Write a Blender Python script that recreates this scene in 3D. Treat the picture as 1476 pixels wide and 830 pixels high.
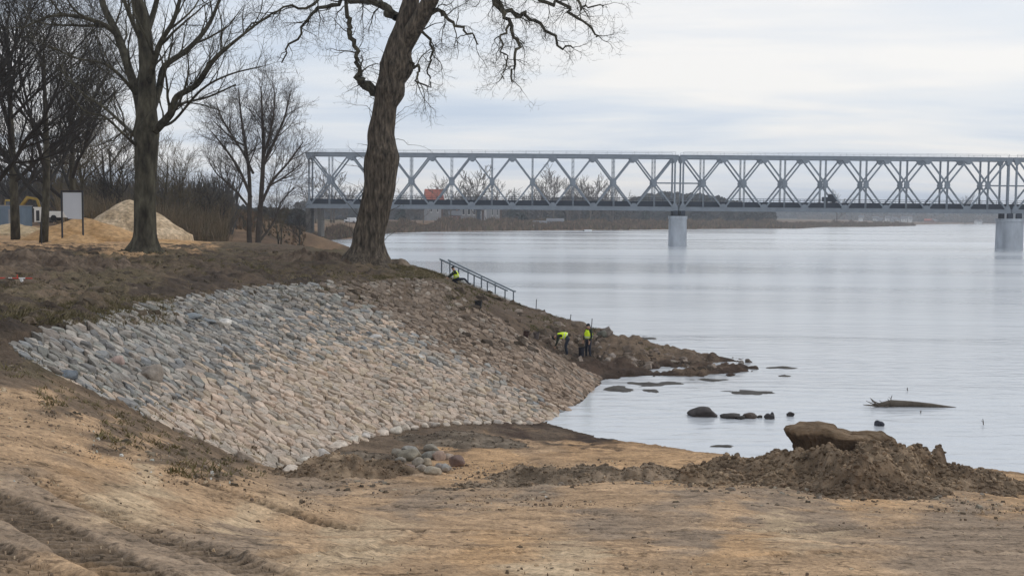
import bpy, bmesh, math, random
import numpy as np
from mathutils import Vector, Matrix, noise as mnoise
from mathutils.geometry import delaunay_2d_cdt
for o in list(bpy.data.objects): bpy.data.objects.remove(o)
R = math.radians
SC = bpy.context.scene
COL = SC.collection
# ---------------------------------------------------------------- camera
F = 1600.0; CX = 738.0; CY = 415.0; CAMZ = 7.5
PITCH = math.atan(106/1600.0); ROLL = R(0.46)
CM = Matrix.Rotation(math.pi/2-PITCH, 3, 'X') @ Matrix.Rotation(ROLL, 3, 'Z')
cd = bpy.data.cameras.new('camera'); cam = bpy.data.objects.new('camera', cd); COL.objects.link(cam)
cam.location = (0, 0, CAMZ); cam.rotation_euler = CM.to_euler()
cd.sensor_width = 36; cd.lens = 36*F/1476; cd.clip_start = 0.1; cd.clip_end = 12000
SC.camera = cam
# ---------------------------------------------------------------- sky and sun
SUN_EL, SUN_AZ = R(38), R(60)      # azimuth measured from +Y towards +X
w = bpy.data.worlds.new('World'); SC.world = w; w.use_nodes = True
nt = w.node_tree; N = nt.nodes; L = nt.links
for n in list(N): N.remove(n)
def wn(t, **k):
    n = N.new(t)
    for a, b in k.items(): setattr(n, a, b)
    return n
out = wn('ShaderNodeOutputWorld'); bg = wn('ShaderNodeBackground'); bg.inputs[1].default_value = 0.12
sky = wn('ShaderNodeTexSky', sky_type='NISHITA', sun_disc=False, sun_elevation=SUN_EL, sun_rotation=SUN_AZ, air_density=1.2, dust_density=2.0, ozone_density=1.5)
tc = wn('ShaderNodeTexCoord'); sep = wn('ShaderNodeSeparateXYZ'); L.new(tc.outputs['Generated'], sep.inputs[0])
def wm(op, a, b=None, clamp=False):
    n = wn('ShaderNodeMath', operation=op, use_clamp=clamp)
    for i, v in enumerate((a, b)):
        if v is None: continue
        if isinstance(v, (int, float)): n.inputs[i].default_value = v
        else: L.new(v, n.inputs[i])
    return n.outputs[0]
zz = wm('ADD', wm('MAXIMUM', sep.outputs[2], 0.0), 0.09)
cmb = wn('ShaderNodeCombineXYZ'); L.new(wm('DIVIDE', sep.outputs[0], zz), cmb.inputs[0]); L.new(wm('DIVIDE', sep.outputs[1], zz), cmb.inputs[1])
mp = wn('ShaderNodeMapping'); mp.inputs['Scale'].default_value = (0.42, 0.85, 1); mp.inputs['Rotation'].default_value = (0, 0, 0.12); mp.inputs['Location'].default_value = (1.9, 0.4, 0)
L.new(cmb.outputs[0], mp.inputs[0])
n1 = wn('ShaderNodeTexNoise'); n1.inputs['Scale'].default_value = 0.75; n1.inputs['Detail'].default_value = 8; n1.inputs['Roughness'].default_value = 0.52; n1.inputs['Distortion'].default_value = 0.35
L.new(mp.outputs[0], n1.inputs[0])
n2 = wn('ShaderNodeTexNoise'); n2.inputs['Scale'].default_value = 0.33; n2.inputs['Detail'].default_value = 4
L.new(mp.outputs[0], n2.inputs[0])
cr = wn('ShaderNodeValToRGB'); e = cr.color_ramp.elements
SKYS = 8.0
def sc(c): return tuple(SKYS*v for v in c)+(1,)
e[0].position = 0.36; e[0].color = (0.53, 0.61, 0.73, 1); e[1].position = 0.66; e[1].color = (0.86, 0.845, 0.83, 1)
q = e.new(0.45); q.color = (0.62, 0.68, 0.77, 1)
q = e.new(0.53); q.color = (0.715, 0.75, 0.80, 1)
q = e.new(0.59); q.color = (0.78, 0.79, 0.81, 1)
avg = wm('ADD', wm('MULTIPLY', n1.outputs[0], 1.15), wm('MULTIPLY', n2.outputs[0], 0.75)); avg = wm('SUBTRACT', avg, 0.47)
# brighter veil towards the horizon
hz = wm('SUBTRACT', 0.10, wm('MULTIPLY', sep.outputs[2], 0.42)); hz = wm('MAXIMUM', hz, -0.04)
L.new(wm('ADD', avg, hz), cr.inputs[0])
vm = wn('ShaderNodeVectorMath', operation='SCALE'); L.new(cr.outputs[0], vm.inputs[0]); vm.inputs['Scale'].default_value = SKYS
mix = wn('ShaderNodeMixRGB'); mix.inputs[0].default_value = 0.93
L.new(sky.outputs[0], mix.inputs[1]); L.new(vm.outputs[0], mix.inputs[2])
L.new(mix.outputs[0], bg.inputs[0]); L.new(bg.outputs[0], out.inputs[0])
sd = bpy.data.lights.new('sun', 'SUN'); sd.energy = 0.9; sd.angle = R(18); sd.color = (1, 0.95, 0.88)
so = bpy.data.objects.new('sun', sd); COL.objects.link(so)
sv = Vector((math.sin(SUN_AZ)*math.cos(SUN_EL), math.cos(SUN_AZ)*math.cos(SUN_EL), math.sin(SUN_EL)))
so.rotation_euler = sv.to_track_quat('Z', 'Y').to_euler(); so.location = (30, 30, 60)
SC.view_settings.view_transform = 'Standard'; SC.view_settings.look = 'None'; SC.view_settings.exposure = 0.25; SC.view_settings.gamma = 1
SC.render.engine = 'CYCLES'; SC.cycles.max_bounces = 6; SC.cycles.volume_bounces = 0

# ---------------------------------------------------------------- photo <-> world helpers (surveying only)
def ray(u, v):
    d = CM @ Vector(((u-CX)/F, (CY-v)/F, -1)); return d
def PZ(u, v, z):
    d = ray(u, v); t = (z-CAMZ)/d.z; return Vector((0, 0, CAMZ))+d*t
def PD(u, v, y):
    d = ray(u, v); return Vector((0, 0, CAMZ))+d*(y/d.y)
CMT = CM.transposed()
def proj(x, y, z):
    d = CMT @ Vector((x, y, z-CAMZ)); return CX-F*d.x/d.z, CY+F*d.y/d.z
# ---------------------------------------------------------------- numpy noise
def _h(xi, yi, s):
    n = (xi.astype(np.int64)*374761393+yi.astype(np.int64)*668265263+s*1442695041) & 0x7fffffff
    n = ((n ^ (n >> 13))*1274126177) & 0x7fffffff
    return ((n ^ (n >> 16)) & 0xffff)/65535.0
def vn(x, y, s=0):
    xi = np.floor(x); yi = np.floor(y); fx = x-xi; fy = y-yi
    fx = fx*fx*(3-2*fx); fy = fy*fy*(3-2*fy)
    a = _h(xi, yi, s); b = _h(xi+1, yi, s); c = _h(xi, yi+1, s); d = _h(xi+1, yi+1, s)
    return (a*(1-fx)+b*fx)*(1-fy)+(c*(1-fx)+d*fx)*fy-0.5
def fbm(x, y, s=0, o=4, g=0.5):
    r = 0; a = 1
    for i in range(o):
        c, sn = math.cos(i*1.1+.3), math.sin(i*1.1+.3)
        r = r+a*vn(x*c-y*sn, x*sn+y*c, s+i*17); x = x*2.03; y = y*2.03; a *= g
    return r
# ---------------------------------------------------------------- mesh helpers
def mkmesh(name, verts, faces, mat=None, cols=None, smooth=False, cname='col'):
    me = bpy.data.meshes.new(name)
    if isinstance(verts, np.ndarray) and isinstance(faces, np.ndarray):
        k = faces.shape[1]
        me.vertices.add(len(verts)); me.vertices.foreach_set('co', verts.astype(np.float32).ravel())
        me.loops.add(faces.size); me.loops.foreach_set('vertex_index', faces.astype(np.int32).ravel())
        me.polygons.add(len(faces)); me.polygons.foreach_set('loop_start', np.arange(0, faces.size, k, dtype=np.int32))
        me.update(calc_edges=True); me.validate()
    else:
        me.from_pydata([tuple(v) for v in verts], [], faces); me.update()
    if cols is not None:
        ca = me.color_attributes.new(cname, 'FLOAT_COLOR', 'POINT')
        c = np.ones((len(me.vertices), 4), dtype=np.float32); c[:, :3] = np.asarray(cols)[:, :3]
        ca.data.foreach_set('color', c.ravel())
    if mat: me.materials.append(mat)
    me.polygons.foreach_set('use_smooth', np.full(len(me.polygons), bool(smooth)))
    return me
def link(name, me, parent=None):
    o = bpy.data.objects.new(name, me); COL.objects.link(o)
    if parent: o.parent = parent
    return o
def tag(o, label=None, cat=None, group=None, kind=None):
    if label: o['label'] = label
    if cat: o['category'] = cat
    if group: o['group'] = group
    if kind: o['kind'] = kind
    return o
def empty(name, loc, label, cat, group=None, rz=0):
    o = bpy.data.objects.new(name, None); COL.objects.link(o); o.location = loc; o.rotation_euler = (0, 0, rz); o.empty_display_size = 0.2
    return tag(o, label, cat, group)
def copy_tree(o, parent=None):
    c = o.copy(); COL.objects.link(c); c.parent = parent
    for ch in list(o.children): copy_tree(ch, c)
    return c
class MB:
    """collects boxes, bars, tubes for ONE mesh"""
    def __init__(s): s.v = []; s.f = []; s.c = []
    def add(s, vs, fs, c=None):
        b = len(s.v); s.v += [tuple(v) for v in vs]; s.f += [tuple(i+b for i in f) for f in fs]
        if c is not None: s.c += [c]*len(vs)
        return s
    def box(s, c, d, rz=0, taper=1.0, bev=0.0):
        x, y, z = [q/2 for q in d]; C, S_ = math.cos(rz), math.sin(rz); vs = []
        b = min(bev, x*.9, y*.9)
        def ring(k, zz_, ins):
            X, Y = x*k-ins, y*k-ins
            pts = [(-X, -Y+b), (-X+b, -Y), (X-b, -Y), (X, -Y+b), (X, Y-b), (X-b, Y), (-X+b, Y), (-X, Y-b)] if b > 0 else [(-X, -Y), (X, -Y), (X, Y), (-X, Y)]
            return [(c[0]+px*C-py*S_, c[1]+px*S_+py*C, c[2]+zz_) for px, py in pts]
        rings = [ring(1, -z, 0), ring(taper, z-b*.7, 0), ring(taper, z, b*.5)] if b > 0 else [ring(1, -z, 0), ring(taper, z, 0)]
        n = len(rings[0])
        for r in rings: vs += r
        fs = [tuple(reversed(range(n))), tuple(range(len(vs)-n, len(vs)))]
        for k in range(len(rings)-1):
            for i in range(n):
                j = (i+1) % n; fs.append((k*n+i, k*n+j, (k+1)*n+j, (k+1)*n+i))
        return s.add(vs, fs)
    def bar(s, a, b, wd, h=None, up=(0, 0, 1)):
        a = Vector(a); b = Vector(b); h = h or wd; d = (b-a).normalized(); u = Vector(up)
        if abs(d.dot(u)) > .98: u = Vector((0, 1, 0))
        sx = d.cross(u).normalized()*wd/2; sz = sx.cross(d).normalized()*h/2
        vs = [p+q for p in (a, b) for q in (-sx-sz, sx-sz, sx+sz, -sx+sz)]
        return s.add(vs, [(3, 2, 1, 0), (4, 5, 6, 7), (0, 1, 5, 4), (1, 2, 6, 5), (2, 3, 7, 6), (3, 0, 4, 7)])
    def tube(s, pts, rad, n=6, cap=True, wob=0.0, seed=0):
        pts = [Vector(p) for p in pts]; m = len(pts)
        if isinstance(rad, (int, float)): rad = [rad]*m
        t = (pts[1]-pts[0]).normalized(); u = t.orthogonal().normalized(); b0 = len(s.v); vs = []
        for i in range(m):
            t2 = (pts[min(i+1, m-1)]-pts[max(i-1, 0)]); t2 = t2.normalized() if t2.length > 1e-9 else t
            u = (u-t2*u.dot(t2)); u = u.normalized() if u.length > 1e-6 else t2.orthogonal().normalized()
            v = t2.cross(u); t = t2
            for k in range(n):
                a = 2*math.pi*k/n; q = math.cos(a)*u+math.sin(a)*v; r = rad[i]
                if wob: r *= 1+wob*mnoise.noise(Vector((q.x*1.6+seed, q.y*1.6, (pts[i]-pts[0]).length*.8)))+wob*.45*mnoise.noise(Vector((q.x*5, q.y*5+seed, (pts[i]-pts[0]).length*.9)))
                vs.append(pts[i]+q*r)
        fs = []
        for i in range(m-1):
            for k in range(n):
                j = (k+1) % n; fs.append((i*n+k, i*n+j, (i+1)*n+j, (i+1)*n+k))
        if cap: fs += [tuple(reversed(range(n))), tuple(range((m-1)*n, m*n))]
        return s.add(vs, fs)
    def build(s, name, mat, parent=None, smooth=False):
        me = mkmesh(name, s.v, s.f, mat, cols=s.c if s.c and len(s.c) == len(s.v) else None, smooth=smooth)
        return link(name, me, parent)
# ---------------------------------------------------------------- materials
def M(name, col, rough=.85, var=.25, scale=3.0, bump=.0, bscale=20., attr=False, metal=0, spec=.3, col2=None, detail=6, stretch=None):
    m = bpy.data.materials.new(name); m.use_nodes = True; t = m.node_tree; n = t.nodes; l = t.links
    bs = n['Principled BSDF']; bs.inputs['Roughness'].default_value = rough; bs.inputs['Metallic'].default_value = metal
    bs.inputs['Specular IOR Level'].default_value = spec
    g = n.new('ShaderNodeNewGeometry'); src = g.outputs['Position']
    if stretch:
        mp_ = n.new('ShaderNodeMapping'); mp_.inputs['Scale'].default_value = stretch; l.new(src, mp_.inputs[0]); src = mp_.outputs[0]
    ns = n.new('ShaderNodeTexNoise'); ns.inputs['Scale'].default_value = scale; ns.inputs['Detail'].default_value = detail; ns.inputs['Roughness'].default_value = .6
    l.new(src, ns.inputs[0])
    mr = n.new('ShaderNodeMapRange'); mr.inputs[1].default_value = .3; mr.inputs[2].default_value = .7
    l.new(ns.outputs[0], mr.inputs[0])
    mx = n.new('ShaderNodeMixRGB'); mx.blend_type = 'MULTIPLY'; mx.inputs[0].default_value = 1
    if attr:
        at = n.new('ShaderNodeAttribute'); at.attribute_name = 'col'; l.new(at.outputs['Color'], mx.inputs[1])
    elif col2:
        m2 = n.new('ShaderNodeMixRGB'); m2.inputs[1].default_value = (*col, 1); m2.inputs[2].default_value = (*col2, 1); l.new(mr.outputs[0], m2.inputs[0]); l.new(m2.outputs[0], mx.inputs[1])
    else: mx.inputs[1].default_value = (*col, 1)
    mr2 = n.new('ShaderNodeMapRange'); mr2.inputs[1].default_value = .3; mr2.inputs[2].default_value = .7; mr2.inputs[3].default_value = 1-var; mr2.inputs[4].default_value = 1+var
    l.new(ns.outputs[0], mr2.inputs[0])
    l.new(mr2.outputs[0], mx.inputs[2]); l.new(mx.outputs[0], bs.inputs['Base Color'])
    if bump:
        nb = n.new('ShaderNodeTexNoise'); nb.inputs['Scale'].default_value = bscale; nb.inputs['Detail'].default_value = 5; l.new(src, nb.inputs[0])
        bp = n.new('ShaderNodeBump'); bp.inputs['Strength'].default_value = 1; bp.inputs['Distance'].default_value = bump
        l.new(nb.outputs[0], bp.inputs['Height']); l.new(bp.outputs[0], bs.inputs['Normal'])
    return m
# ---------------------------------------------------------------- terrain survey points
TP = []; TE = []
def tp(p): TP.append(Vector(p)); return len(TP)-1
def line(ps):
    ids = [tp(p) for p in ps]
    for a, b in zip(ids, ids[1:]): TE.append((a, b))
    return ids
TOP = [PZ(*q) for q in ((8, 497, 4.5), (70, 476, 4.5), (140, 457, 4.5), (210, 438, 4.5), (290, 423, 4.5), (360, 414, 4.5), (430, 409, 4.5), (490, 406, 4.5), (550, 404, 4.5), (600, 403, 4.45), (640, 406, 4.35))]
RGT = [PZ(*q) for q in ((665, 424, 3.85), (690, 442, 3.3), (725, 465, 2.65), (760, 488, 1.95), (800, 512, 1.1), (835, 530, .5), (868, 546, .0))]
TOE = [PZ(*q) for q in ((860, 556, 0.0), (845, 570, 0.0), (828, 584, 0.0), (800, 601, .02), (770, 611, .08), (715, 611, .3), (660, 611, .5), (605, 616, .62), (560, 624, .72), (500, 645, .85), (410, 686, 1.0))]
NEAR = [PZ(*q) for q in ((355, 668, 1.45), (300, 643, 1.95), (250, 621, 2.45), (200, 598, 2.9), (150, 577, 3.35), (100, 553, 3.75), (50, 527, 4.15))]
POLY = TOP+RGT+TOE+NEAR
line(POLY+[POLY[0]])
for q in ((-300, 830, 5.3), (0, 830, 5.0), (300, 830, 4.75), (738, 830, 4.6), (1100, 830, 4.5), (1476, 830, 4.3), (1800, 830, 4.2),
          (0, 720, 4.75), (0, 620, 4.6), (0, 545, 4.55), (-250, 600, 4.8), (-250, 500, 4.8), (200, 760, 4.35), (200, 680, 3.95), (140, 622, 4.1), (70, 572, 4.3),
          (400, 722, 1.95), (330, 690, 2.4), (260, 650, 2.95), (400, 770, 3.3), (600, 700, 1.5), (600, 760, 2.95), (540, 665, .95), (700, 640, .5), (630, 660, .7),
          (800, 700, 1.4), (800, 760, 2.85), (850, 660, .85), (940, 655, .6), (1000, 700, 1.5), (1000, 760, 2.85), (1200, 720, 1.6), (1200, 775, 2.8), (1400, 720, 1.45), (1476, 760, 2.4), (1800, 770, 2.6),
          (1150, 682, .9), (1300, 692, .9), (1430, 697, .6), (1100, 668, .4),
          (-60, 470, 4.9), (60, 455, 4.75), (0, 420, 5.05), (140, 430, 4.85), (290, 400, 4.8), (430, 392, 4.75), (540, 390, 4.7), (600, 395, 4.55),
          (208, 362, 5.6), (0, 362, 5.6), (100, 366, 5.5), (300, 362, 5.45), (400, 360, 5.35), (400, 352, 5.25), (300, 352, 5.4), (470, 358, 5.2), (500, 364, 5.3), (528, 376, 5.1), (553, 378, 4.95), (575, 380, 4.75)):
    tp(PZ(*q))
wl = [PZ(*q) for q in ((770, 617, 0), (850, 628, 0), (950, 642, 0), (1050, 655, 0), (1150, 664, 0), (1300, 667, 0), (1400, 672, 0), (1476, 682, 0), (1650, 700, 0), (1900, 735, 0))]
line(wl)
for p in wl[1:]: tp(p+Vector((0, 3.5, -.8)))
CREST = [PD(600, 386, 57), PD(620, 391, 61), PD(640, 395, 64), PD(680, 409, 64.5), PD(710, 422, 64.5), PD(742, 437, 64), PD(800, 459, 61), PD(830, 466, 60), PD(870, 480, 59), PD(905, 487, 59), PD(935, 495, 58.8), PD(965, 503, 58.5), PD(1010, 509, 58.2), PD(1045, 515, 57.4), PD(1078, 521, 56.9)]
line([PZ(900, 530, .35), PZ(960, 527, .42), PZ(1010, 521, .46), PZ(1045, 522, .36), PZ(1070, 525, .15)])
line(CREST)
for i, p in enumerate(CREST):
    tp(p+Vector((-.5 if i > 10 else 1.0, 4.2+min(6, p.z*2), -.6-p.z)))
line([PZ(*q) for q in ((885, 543, 0), (950, 540, 0), (1000, 535, 0), (1040, 531, 0), (1076, 528, 0))])
for q in ((960, 546, -.4), (1050, 536, -.4), (1130, 527, -.6), (900, 555, -.3), (850, 590, -.25), (800, 610, -.12), (900, 590, -.6), (1000, 570, -.7), (1100, 590, -.9), (900, 612, -.5), (1000, 620, -.7)): tp(PZ(*q))
for q in ((1092, 524, -.45), (1090, 518, -.5), (1084, 530, -.4), (1122, 523, -.7), (1165, 522, -.9), (1180, 530, -.9)): tp(PZ(*q))
for q in ((848, 520, .32), (815, 500, 1.2), (900, 510, .62), (880, 530, .25), (700, 425, 3.1), (780, 475, 1.9)): tp(PZ(*q))
for q in ((-8, 2, 5.4), (0, 2, 5.25), (8, 2, 5.1), (-30, -12, 5.6), (30, -12, 5), (-30, 25, 5.1), (-25, 8, 5.3), (25, 8, 4.5), (-60, 50, 5.6), (30, 20, 1.5), (24, 36, -1), (60, 20, -2), (60, -12, 2), (120, -12, 0), (-120, -12, 6),
          (20, 70, -2), (40, 50, -2.5), (100, 100, -3), (25, 150, -3), (0, 100, -2.5), (-8, 90, -2), (-5, 140, -3), (-15, 200, -3), (-30, 240, -2.5), (60, 250, -3),
          (-11, 84, -.6), (-15, 80, 4.9), (-27, 110, 4.7), (-19, 112, -.6), (-24, 95, 5.0), (-38, 170, 4.6), (-30, 172, -.7), (-42, 190, 7.2), (-52, 200, 7.8), (-66, 215, 6.6), (-50, 240, 3.5), (-60, 240, 5),
          (-35, 80, 5.3), (-45, 95, 5.6), (-70, 80, 5.5), (-55, 120, 5.9), (-90, 120, 6.2), (-40, 125, 5.2), (-70, 160, 6), (-150, 150, 7), (-300, 100, 7), (-90, 250, 6.5), (-300, 400, 8), (-75, 272, 7), (-52, 274, 5.6), (-50, 268, 2),
          (2500, 1900, 0), (2500, 2100, 4), (3000, 500, -5), (600, 100, -4), (400, 400, -4), (900, 900, -4), (3000, -12, 0), (-3000, -12, 8), (-3000, 5000, 9), (3500, 5000, 9), (800, 2500, 5)): tp(q)
FS = [PZ(*q) for q in ((375, 353, 0), (412, 350.5, 0), (450, 348, 0), (500, 344, 0), (530, 339, 0), (560, 336, 0), (640, 333.5, 0), (720, 333, 0), (800, 332, 0), (900, 331.5, 0), (1000, 330.5, 0), (1080, 329.5, 0), (1150, 329.5, 0), (1190, 327.5, 0), (1255, 327, 0), (1322, 325.6, 0), (1300, 324.4, 0), (1360, 323, 0), (1476, 322.3, 0))]
line(FS)
for i, p in enumerate(FS):
    k = p.y/400
    if i < 16: tp(p+Vector((-6*k, 16*k, 1.8*min(k, 1.2)+.6))); tp(p+Vector((0, -10*k, -1.5)))
    if i < 14: tp(p+Vector((-10, 80*k+20, 3.2)))
for x, y in ((-300, 900), (-100, 900), (100, 1100), (300, 1300), (600, 1900), (1200, 2300)): tp((x, y, 4.0))
_v, _e, _f, _ov, _oe, _of = delaunay_2d_cdt([Vector((p.x, p.y)) for p in TP], TE, [], 0, 1e-5)
TV = np.array([[q.x, q.y, np.mean([TP[k].z for k in o]) if o else np.nan] for q, o in zip(_v, _ov)])
for i in np.where(np.isnan(TV[:, 2]))[0]:
    d = np.array([(p.x-TV[i, 0])**2+(p.y-TV[i, 1])**2 for p in TP]); TV[i, 2] = TP[int(d.argmin())].z
def raster(xs, ys):
    X, Y = np.meshgrid(xs, ys); Z = np.full(X.shape, 0.0); dx = xs[1]-xs[0]; dy = ys[1]-ys[0]
    for f in _f:
        for k in range(1, len(f)-1):
            a, b, c = TV[f[0]], TV[f[k]], TV[f[k+1]]
            i0 = max(0, int((min(a[0], b[0], c[0])-xs[0])/dx)-1); i1 = min(len(xs), int((max(a[0], b[0], c[0])-xs[0])/dx)+2)
            j0 = max(0, int((min(a[1], b[1], c[1])-ys[0])/dy)-1); j1 = min(len(ys), int((max(a[1], b[1], c[1])-ys[0])/dy)+2)
            if i1 <= i0 or j1 <= j0: continue
            x = X[j0:j1, i0:i1]; y = Y[j0:j1, i0:i1]
            det = (b[0]-a[0])*(c[1]-a[1])-(c[0]-a[0])*(b[1]-a[1])
            if abs(det) < 1e-9: continue
            w1 = ((x-a[0])*(c[1]-a[1])-(c[0]-a[0])*(y-a[1]))/det; w2 = ((b[0]-a[0])*(y-a[1])-(x-a[0])*(b[1]-a[1]))/det
            m = (w1 >= -1e-6) & (w2 >= -1e-6) & (w1+w2 <= 1+1e-6)
            Z[j0:j1, i0:i1][m] = (a[2]+w1*(b[2]-a[2])+w2*(c[2]-a[2]))[m]
    return Z
def blur(Z, k=1):
    for _ in range(k):
        P_ = np.pad(Z, 1, mode='edge'); Z = (P_[:-2, 1:-1]+2*P_[1:-1, 1:-1]+P_[2:, 1:-1])/4
        P_ = np.pad(Z, 1, mode='edge'); Z = (P_[1:-1, :-2]+2*P_[1:-1, 1:-1]+P_[1:-1, 2:])/4
    return Z
NX = np.arange(-46, 40.01, .25); NY = np.arange(-8, 98.01, .25); NZ = blur(raster(NX, NY), 3)
FX = np.arange(-700, 1800, 5.0); FY = np.arange(-10, 2300, 5.0); FZ = blur(raster(FX, FY), 1)
def bil(Z, xs, ys, x, y):
    fx = np.clip((x-xs[0])/(xs[1]-xs[0]), 0, len(xs)-1.001); fy = np.clip((y-ys[0])/(ys[1]-ys[0]), 0, len(ys)-1.001)
    i = fx.astype(int); j = fy.astype(int); a = fx-i; b = fy-j
    return (Z[j, i]*(1-a)+Z[j, i+1]*a)*(1-b)+(Z[j+1, i]*(1-a)+Z[j+1, i+1]*a)*b
def H(x, y):
    x = np.asarray(x, dtype=float); y = np.asarray(y, dtype=float)
    n = bil(NZ, NX, NY, x, y); f = bil(FZ, FX, FY, x, y)
    w_ = np.clip(np.minimum(np.minimum(x-NX[0], NX[-1]-x), NY[-1]-y)/5, 0, 1)
    return n*w_+f*(1-w_)
def Hs(x, y): return float(H(np.array([x]), np.array([y]))[0])
def onground(u, v, dz=0, lo=3, hi=400):
    """where the sight line through a photo pixel meets the terrain"""
    d = ray(u, v); d = d/d.y; ys = np.concatenate([np.arange(lo, 90, .1), np.arange(90, hi, 1.0)])
    g = CAMZ+d.z*ys-H(d.x*ys, ys); k = np.where(g <= 0)[0]; y = ys[k[0]] if len(k) else 60.0
    return Vector((d.x*y, y, Hs(d.x*y, y)+dz))
def inpoly(x, y, poly):
    r = np.zeros(x.shape, bool); n = len(poly)
    for i in range(n):
        a, b = poly[i], poly[(i+1) % n]
        if a.y == b.y: continue
        c = ((a.y > y) != (b.y > y)) & (x < (b.x-a.x)*(y-a.y)/(b.y-a.y)+a.x); r ^= c
    return r
def distpoly(x, y, pts, closed=False):
    d = np.full(x.shape, 1e9); n = len(pts)
    for i in range(n if closed else n-1):
        a, b = pts[i], pts[(i+1) % n]; ex, ey = b.x-a.x, b.y-a.y; L2 = ex*ex+ey*ey+1e-12
        t = np.clip(((x-a.x)*ex+(y-a.y)*ey)/L2, 0, 1); d = np.minimum(d, np.hypot(x-a.x-t*ex, y-a.y-t*ey))
    return d
# ================================================================ GROUND
def projn(x, y, z):
    m = np.array(CMT); dz_ = z-CAMZ
    a = m[0, 0]*x+m[0, 1]*y+m[0, 2]*dz_; b = m[1, 0]*x+m[1, 1]*y+m[1, 2]*dz_; c = m[2, 0]*x+m[2, 1]*y+m[2, 2]*dz_
    c = np.minimum(c, -.5); return CX-F*a/c, CY+F*b/c
rs = [-6.0]
while rs[-1] < 4: rs.append(rs[-1]+.5)
while rs[-1] < 14: rs.append(rs[-1]*1.0026+.012)
while rs[-1] < 75: rs.append(rs[-1]*1.0052+.012)
while rs[-1] < 500: rs.append(rs[-1]*1.012)
while rs[-1] < 5000: rs.append(rs[-1]*1.035)
rs = np.array(rs); aa = np.concatenate([np.linspace(-1.6, -.56, 60)[:-1], np.linspace(-.56, .56, 760), np.linspace(.56, 1.6, 60)[1:]])
A_, R_ = np.meshgrid(aa, rs); GX = A_*(R_+5*np.clip(1-R_/40, 0, 1)+2); GY = R_
GZ = H(GX, GY)
inp = inpoly(GX, GY, POLY); dp = distpoly(GX, GY, POLY, True)
near = np.clip((90-GY)/40, 0, 1)
terr = np.clip((GZ-4.4)/.3, 0, 1)*np.clip((GY-22)/4, 0, 1)*(GX < 0)
nz = fbm(GX*.35, GY*.35, 3, 3)*.10+fbm(GX*1.5, GY*1.5, 5, 4)*.07+fbm(GX*6, GY*6, 8, 3)*.02
rid = 0.5-np.abs(fbm(GX*.9, GY*.9, 21, 4))
GZ = GZ+near*nz*(1+terr*1.2)*(.35+.65*np.clip((GY-18)/8, 0, 1))+near*fbm(GX*9, GY*9, 9, 3)*.028+near*terr*np.clip(fbm(GX*2.4, GY*2.4, 31, 4)+.1, 0, 1)*.28
spit = np.clip((GX+2)/6, 0, 1)*np.clip((GY-48)/4, 0, 1)*(GY < 75)*(GZ > -.3)
GZ = GZ+spit*(np.clip(fbm(GX*1.8, GY*1.8, 61, 4), -.12, 1)*.42+.06)
# disturbed soil along lower side of the path beside the paving
edge = np.clip(1-dp/1.1, 0, 1)*(~inp)*(GY < 30)
GZ = GZ+edge*.14*(fbm(GX*2.5, GY*2.5, 44, 4)+.55)
_pu, _pv = projn(GX, GY, H(GX, GY)); _bx = np.interp(_pv, [400, 412, 440, 470, 505, 545, 585, 615], [440, 470, 520, 570, 640, 715, 790, 870])
dirtm = np.clip((_pu-_bx)/60+fbm(GX*1.1, GY*1.1, 201, 4)*1.2, 0, 1)*inp
GZ = np.where(inp, H(GX, GY)-.10+dirtm*(.13+.09*fbm(GX*1.6, GY*1.6, 203, 4)), GZ)
# vehicle tracks pressed into the sand
TR = []
def track(pts, wd, tread, depth, gap=None):
    P_ = [PZ(*q) for q in pts]; TR.append((P_, wd, tread, depth))
track([(-160, 640, 4.9), (0, 715, 4.75), (110, 775, 4.8), (190, 830, 4.85), (330, 900, 4.9)], .55, .17, .05)
track([(-260, 745, 4.9), (-60, 790, 4.85), (60, 850, 4.9)], .55, .17, .05)
track([(60, 690, 4.5), (180, 740, 4.5), (330, 800, 4.7), (520, 880, 4.9)], .45, .17, .035)
track([(300, 735, 3.3), (520, 765, 3.2), (760, 772, 3.2), (1000, 764, 3.1), (1250, 752, 2.6), (1476, 757, 2.5)], .30, .12, .05)
track([(240, 780, 4.1), (480, 805, 4.0), (740, 800, 3.9), (1050, 812, 4.0), (1476, 790, 3.5)], .28, .12, .045)
track([(560, 730, 2.3), (760, 738, 2.4), (950, 748, 2.6), (1100, 765, 2.8), (1300, 800, 3.5)], .27, .12, .045)
track([(380, 815, 4.5), (480, 808, 4.3), (560, 790, 3.8), (600, 770, 3.2)], .25, .14, .03)
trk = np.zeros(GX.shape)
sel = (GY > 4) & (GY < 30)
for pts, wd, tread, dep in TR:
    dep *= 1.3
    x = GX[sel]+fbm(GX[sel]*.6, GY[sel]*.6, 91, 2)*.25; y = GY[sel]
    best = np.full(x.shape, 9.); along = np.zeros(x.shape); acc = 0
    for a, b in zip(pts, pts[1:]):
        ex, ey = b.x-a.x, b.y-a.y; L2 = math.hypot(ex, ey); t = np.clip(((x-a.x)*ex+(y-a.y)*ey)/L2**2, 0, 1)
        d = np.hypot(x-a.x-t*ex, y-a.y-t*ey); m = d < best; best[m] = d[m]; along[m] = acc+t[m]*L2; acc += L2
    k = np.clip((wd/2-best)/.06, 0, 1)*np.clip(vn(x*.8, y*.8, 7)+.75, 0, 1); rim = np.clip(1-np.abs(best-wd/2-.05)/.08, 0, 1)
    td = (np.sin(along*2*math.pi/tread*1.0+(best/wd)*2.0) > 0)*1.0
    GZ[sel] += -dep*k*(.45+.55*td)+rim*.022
    trk[sel] = np.maximum(trk[sel], k*(.55+.45*td)*(dep/.05))
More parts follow.
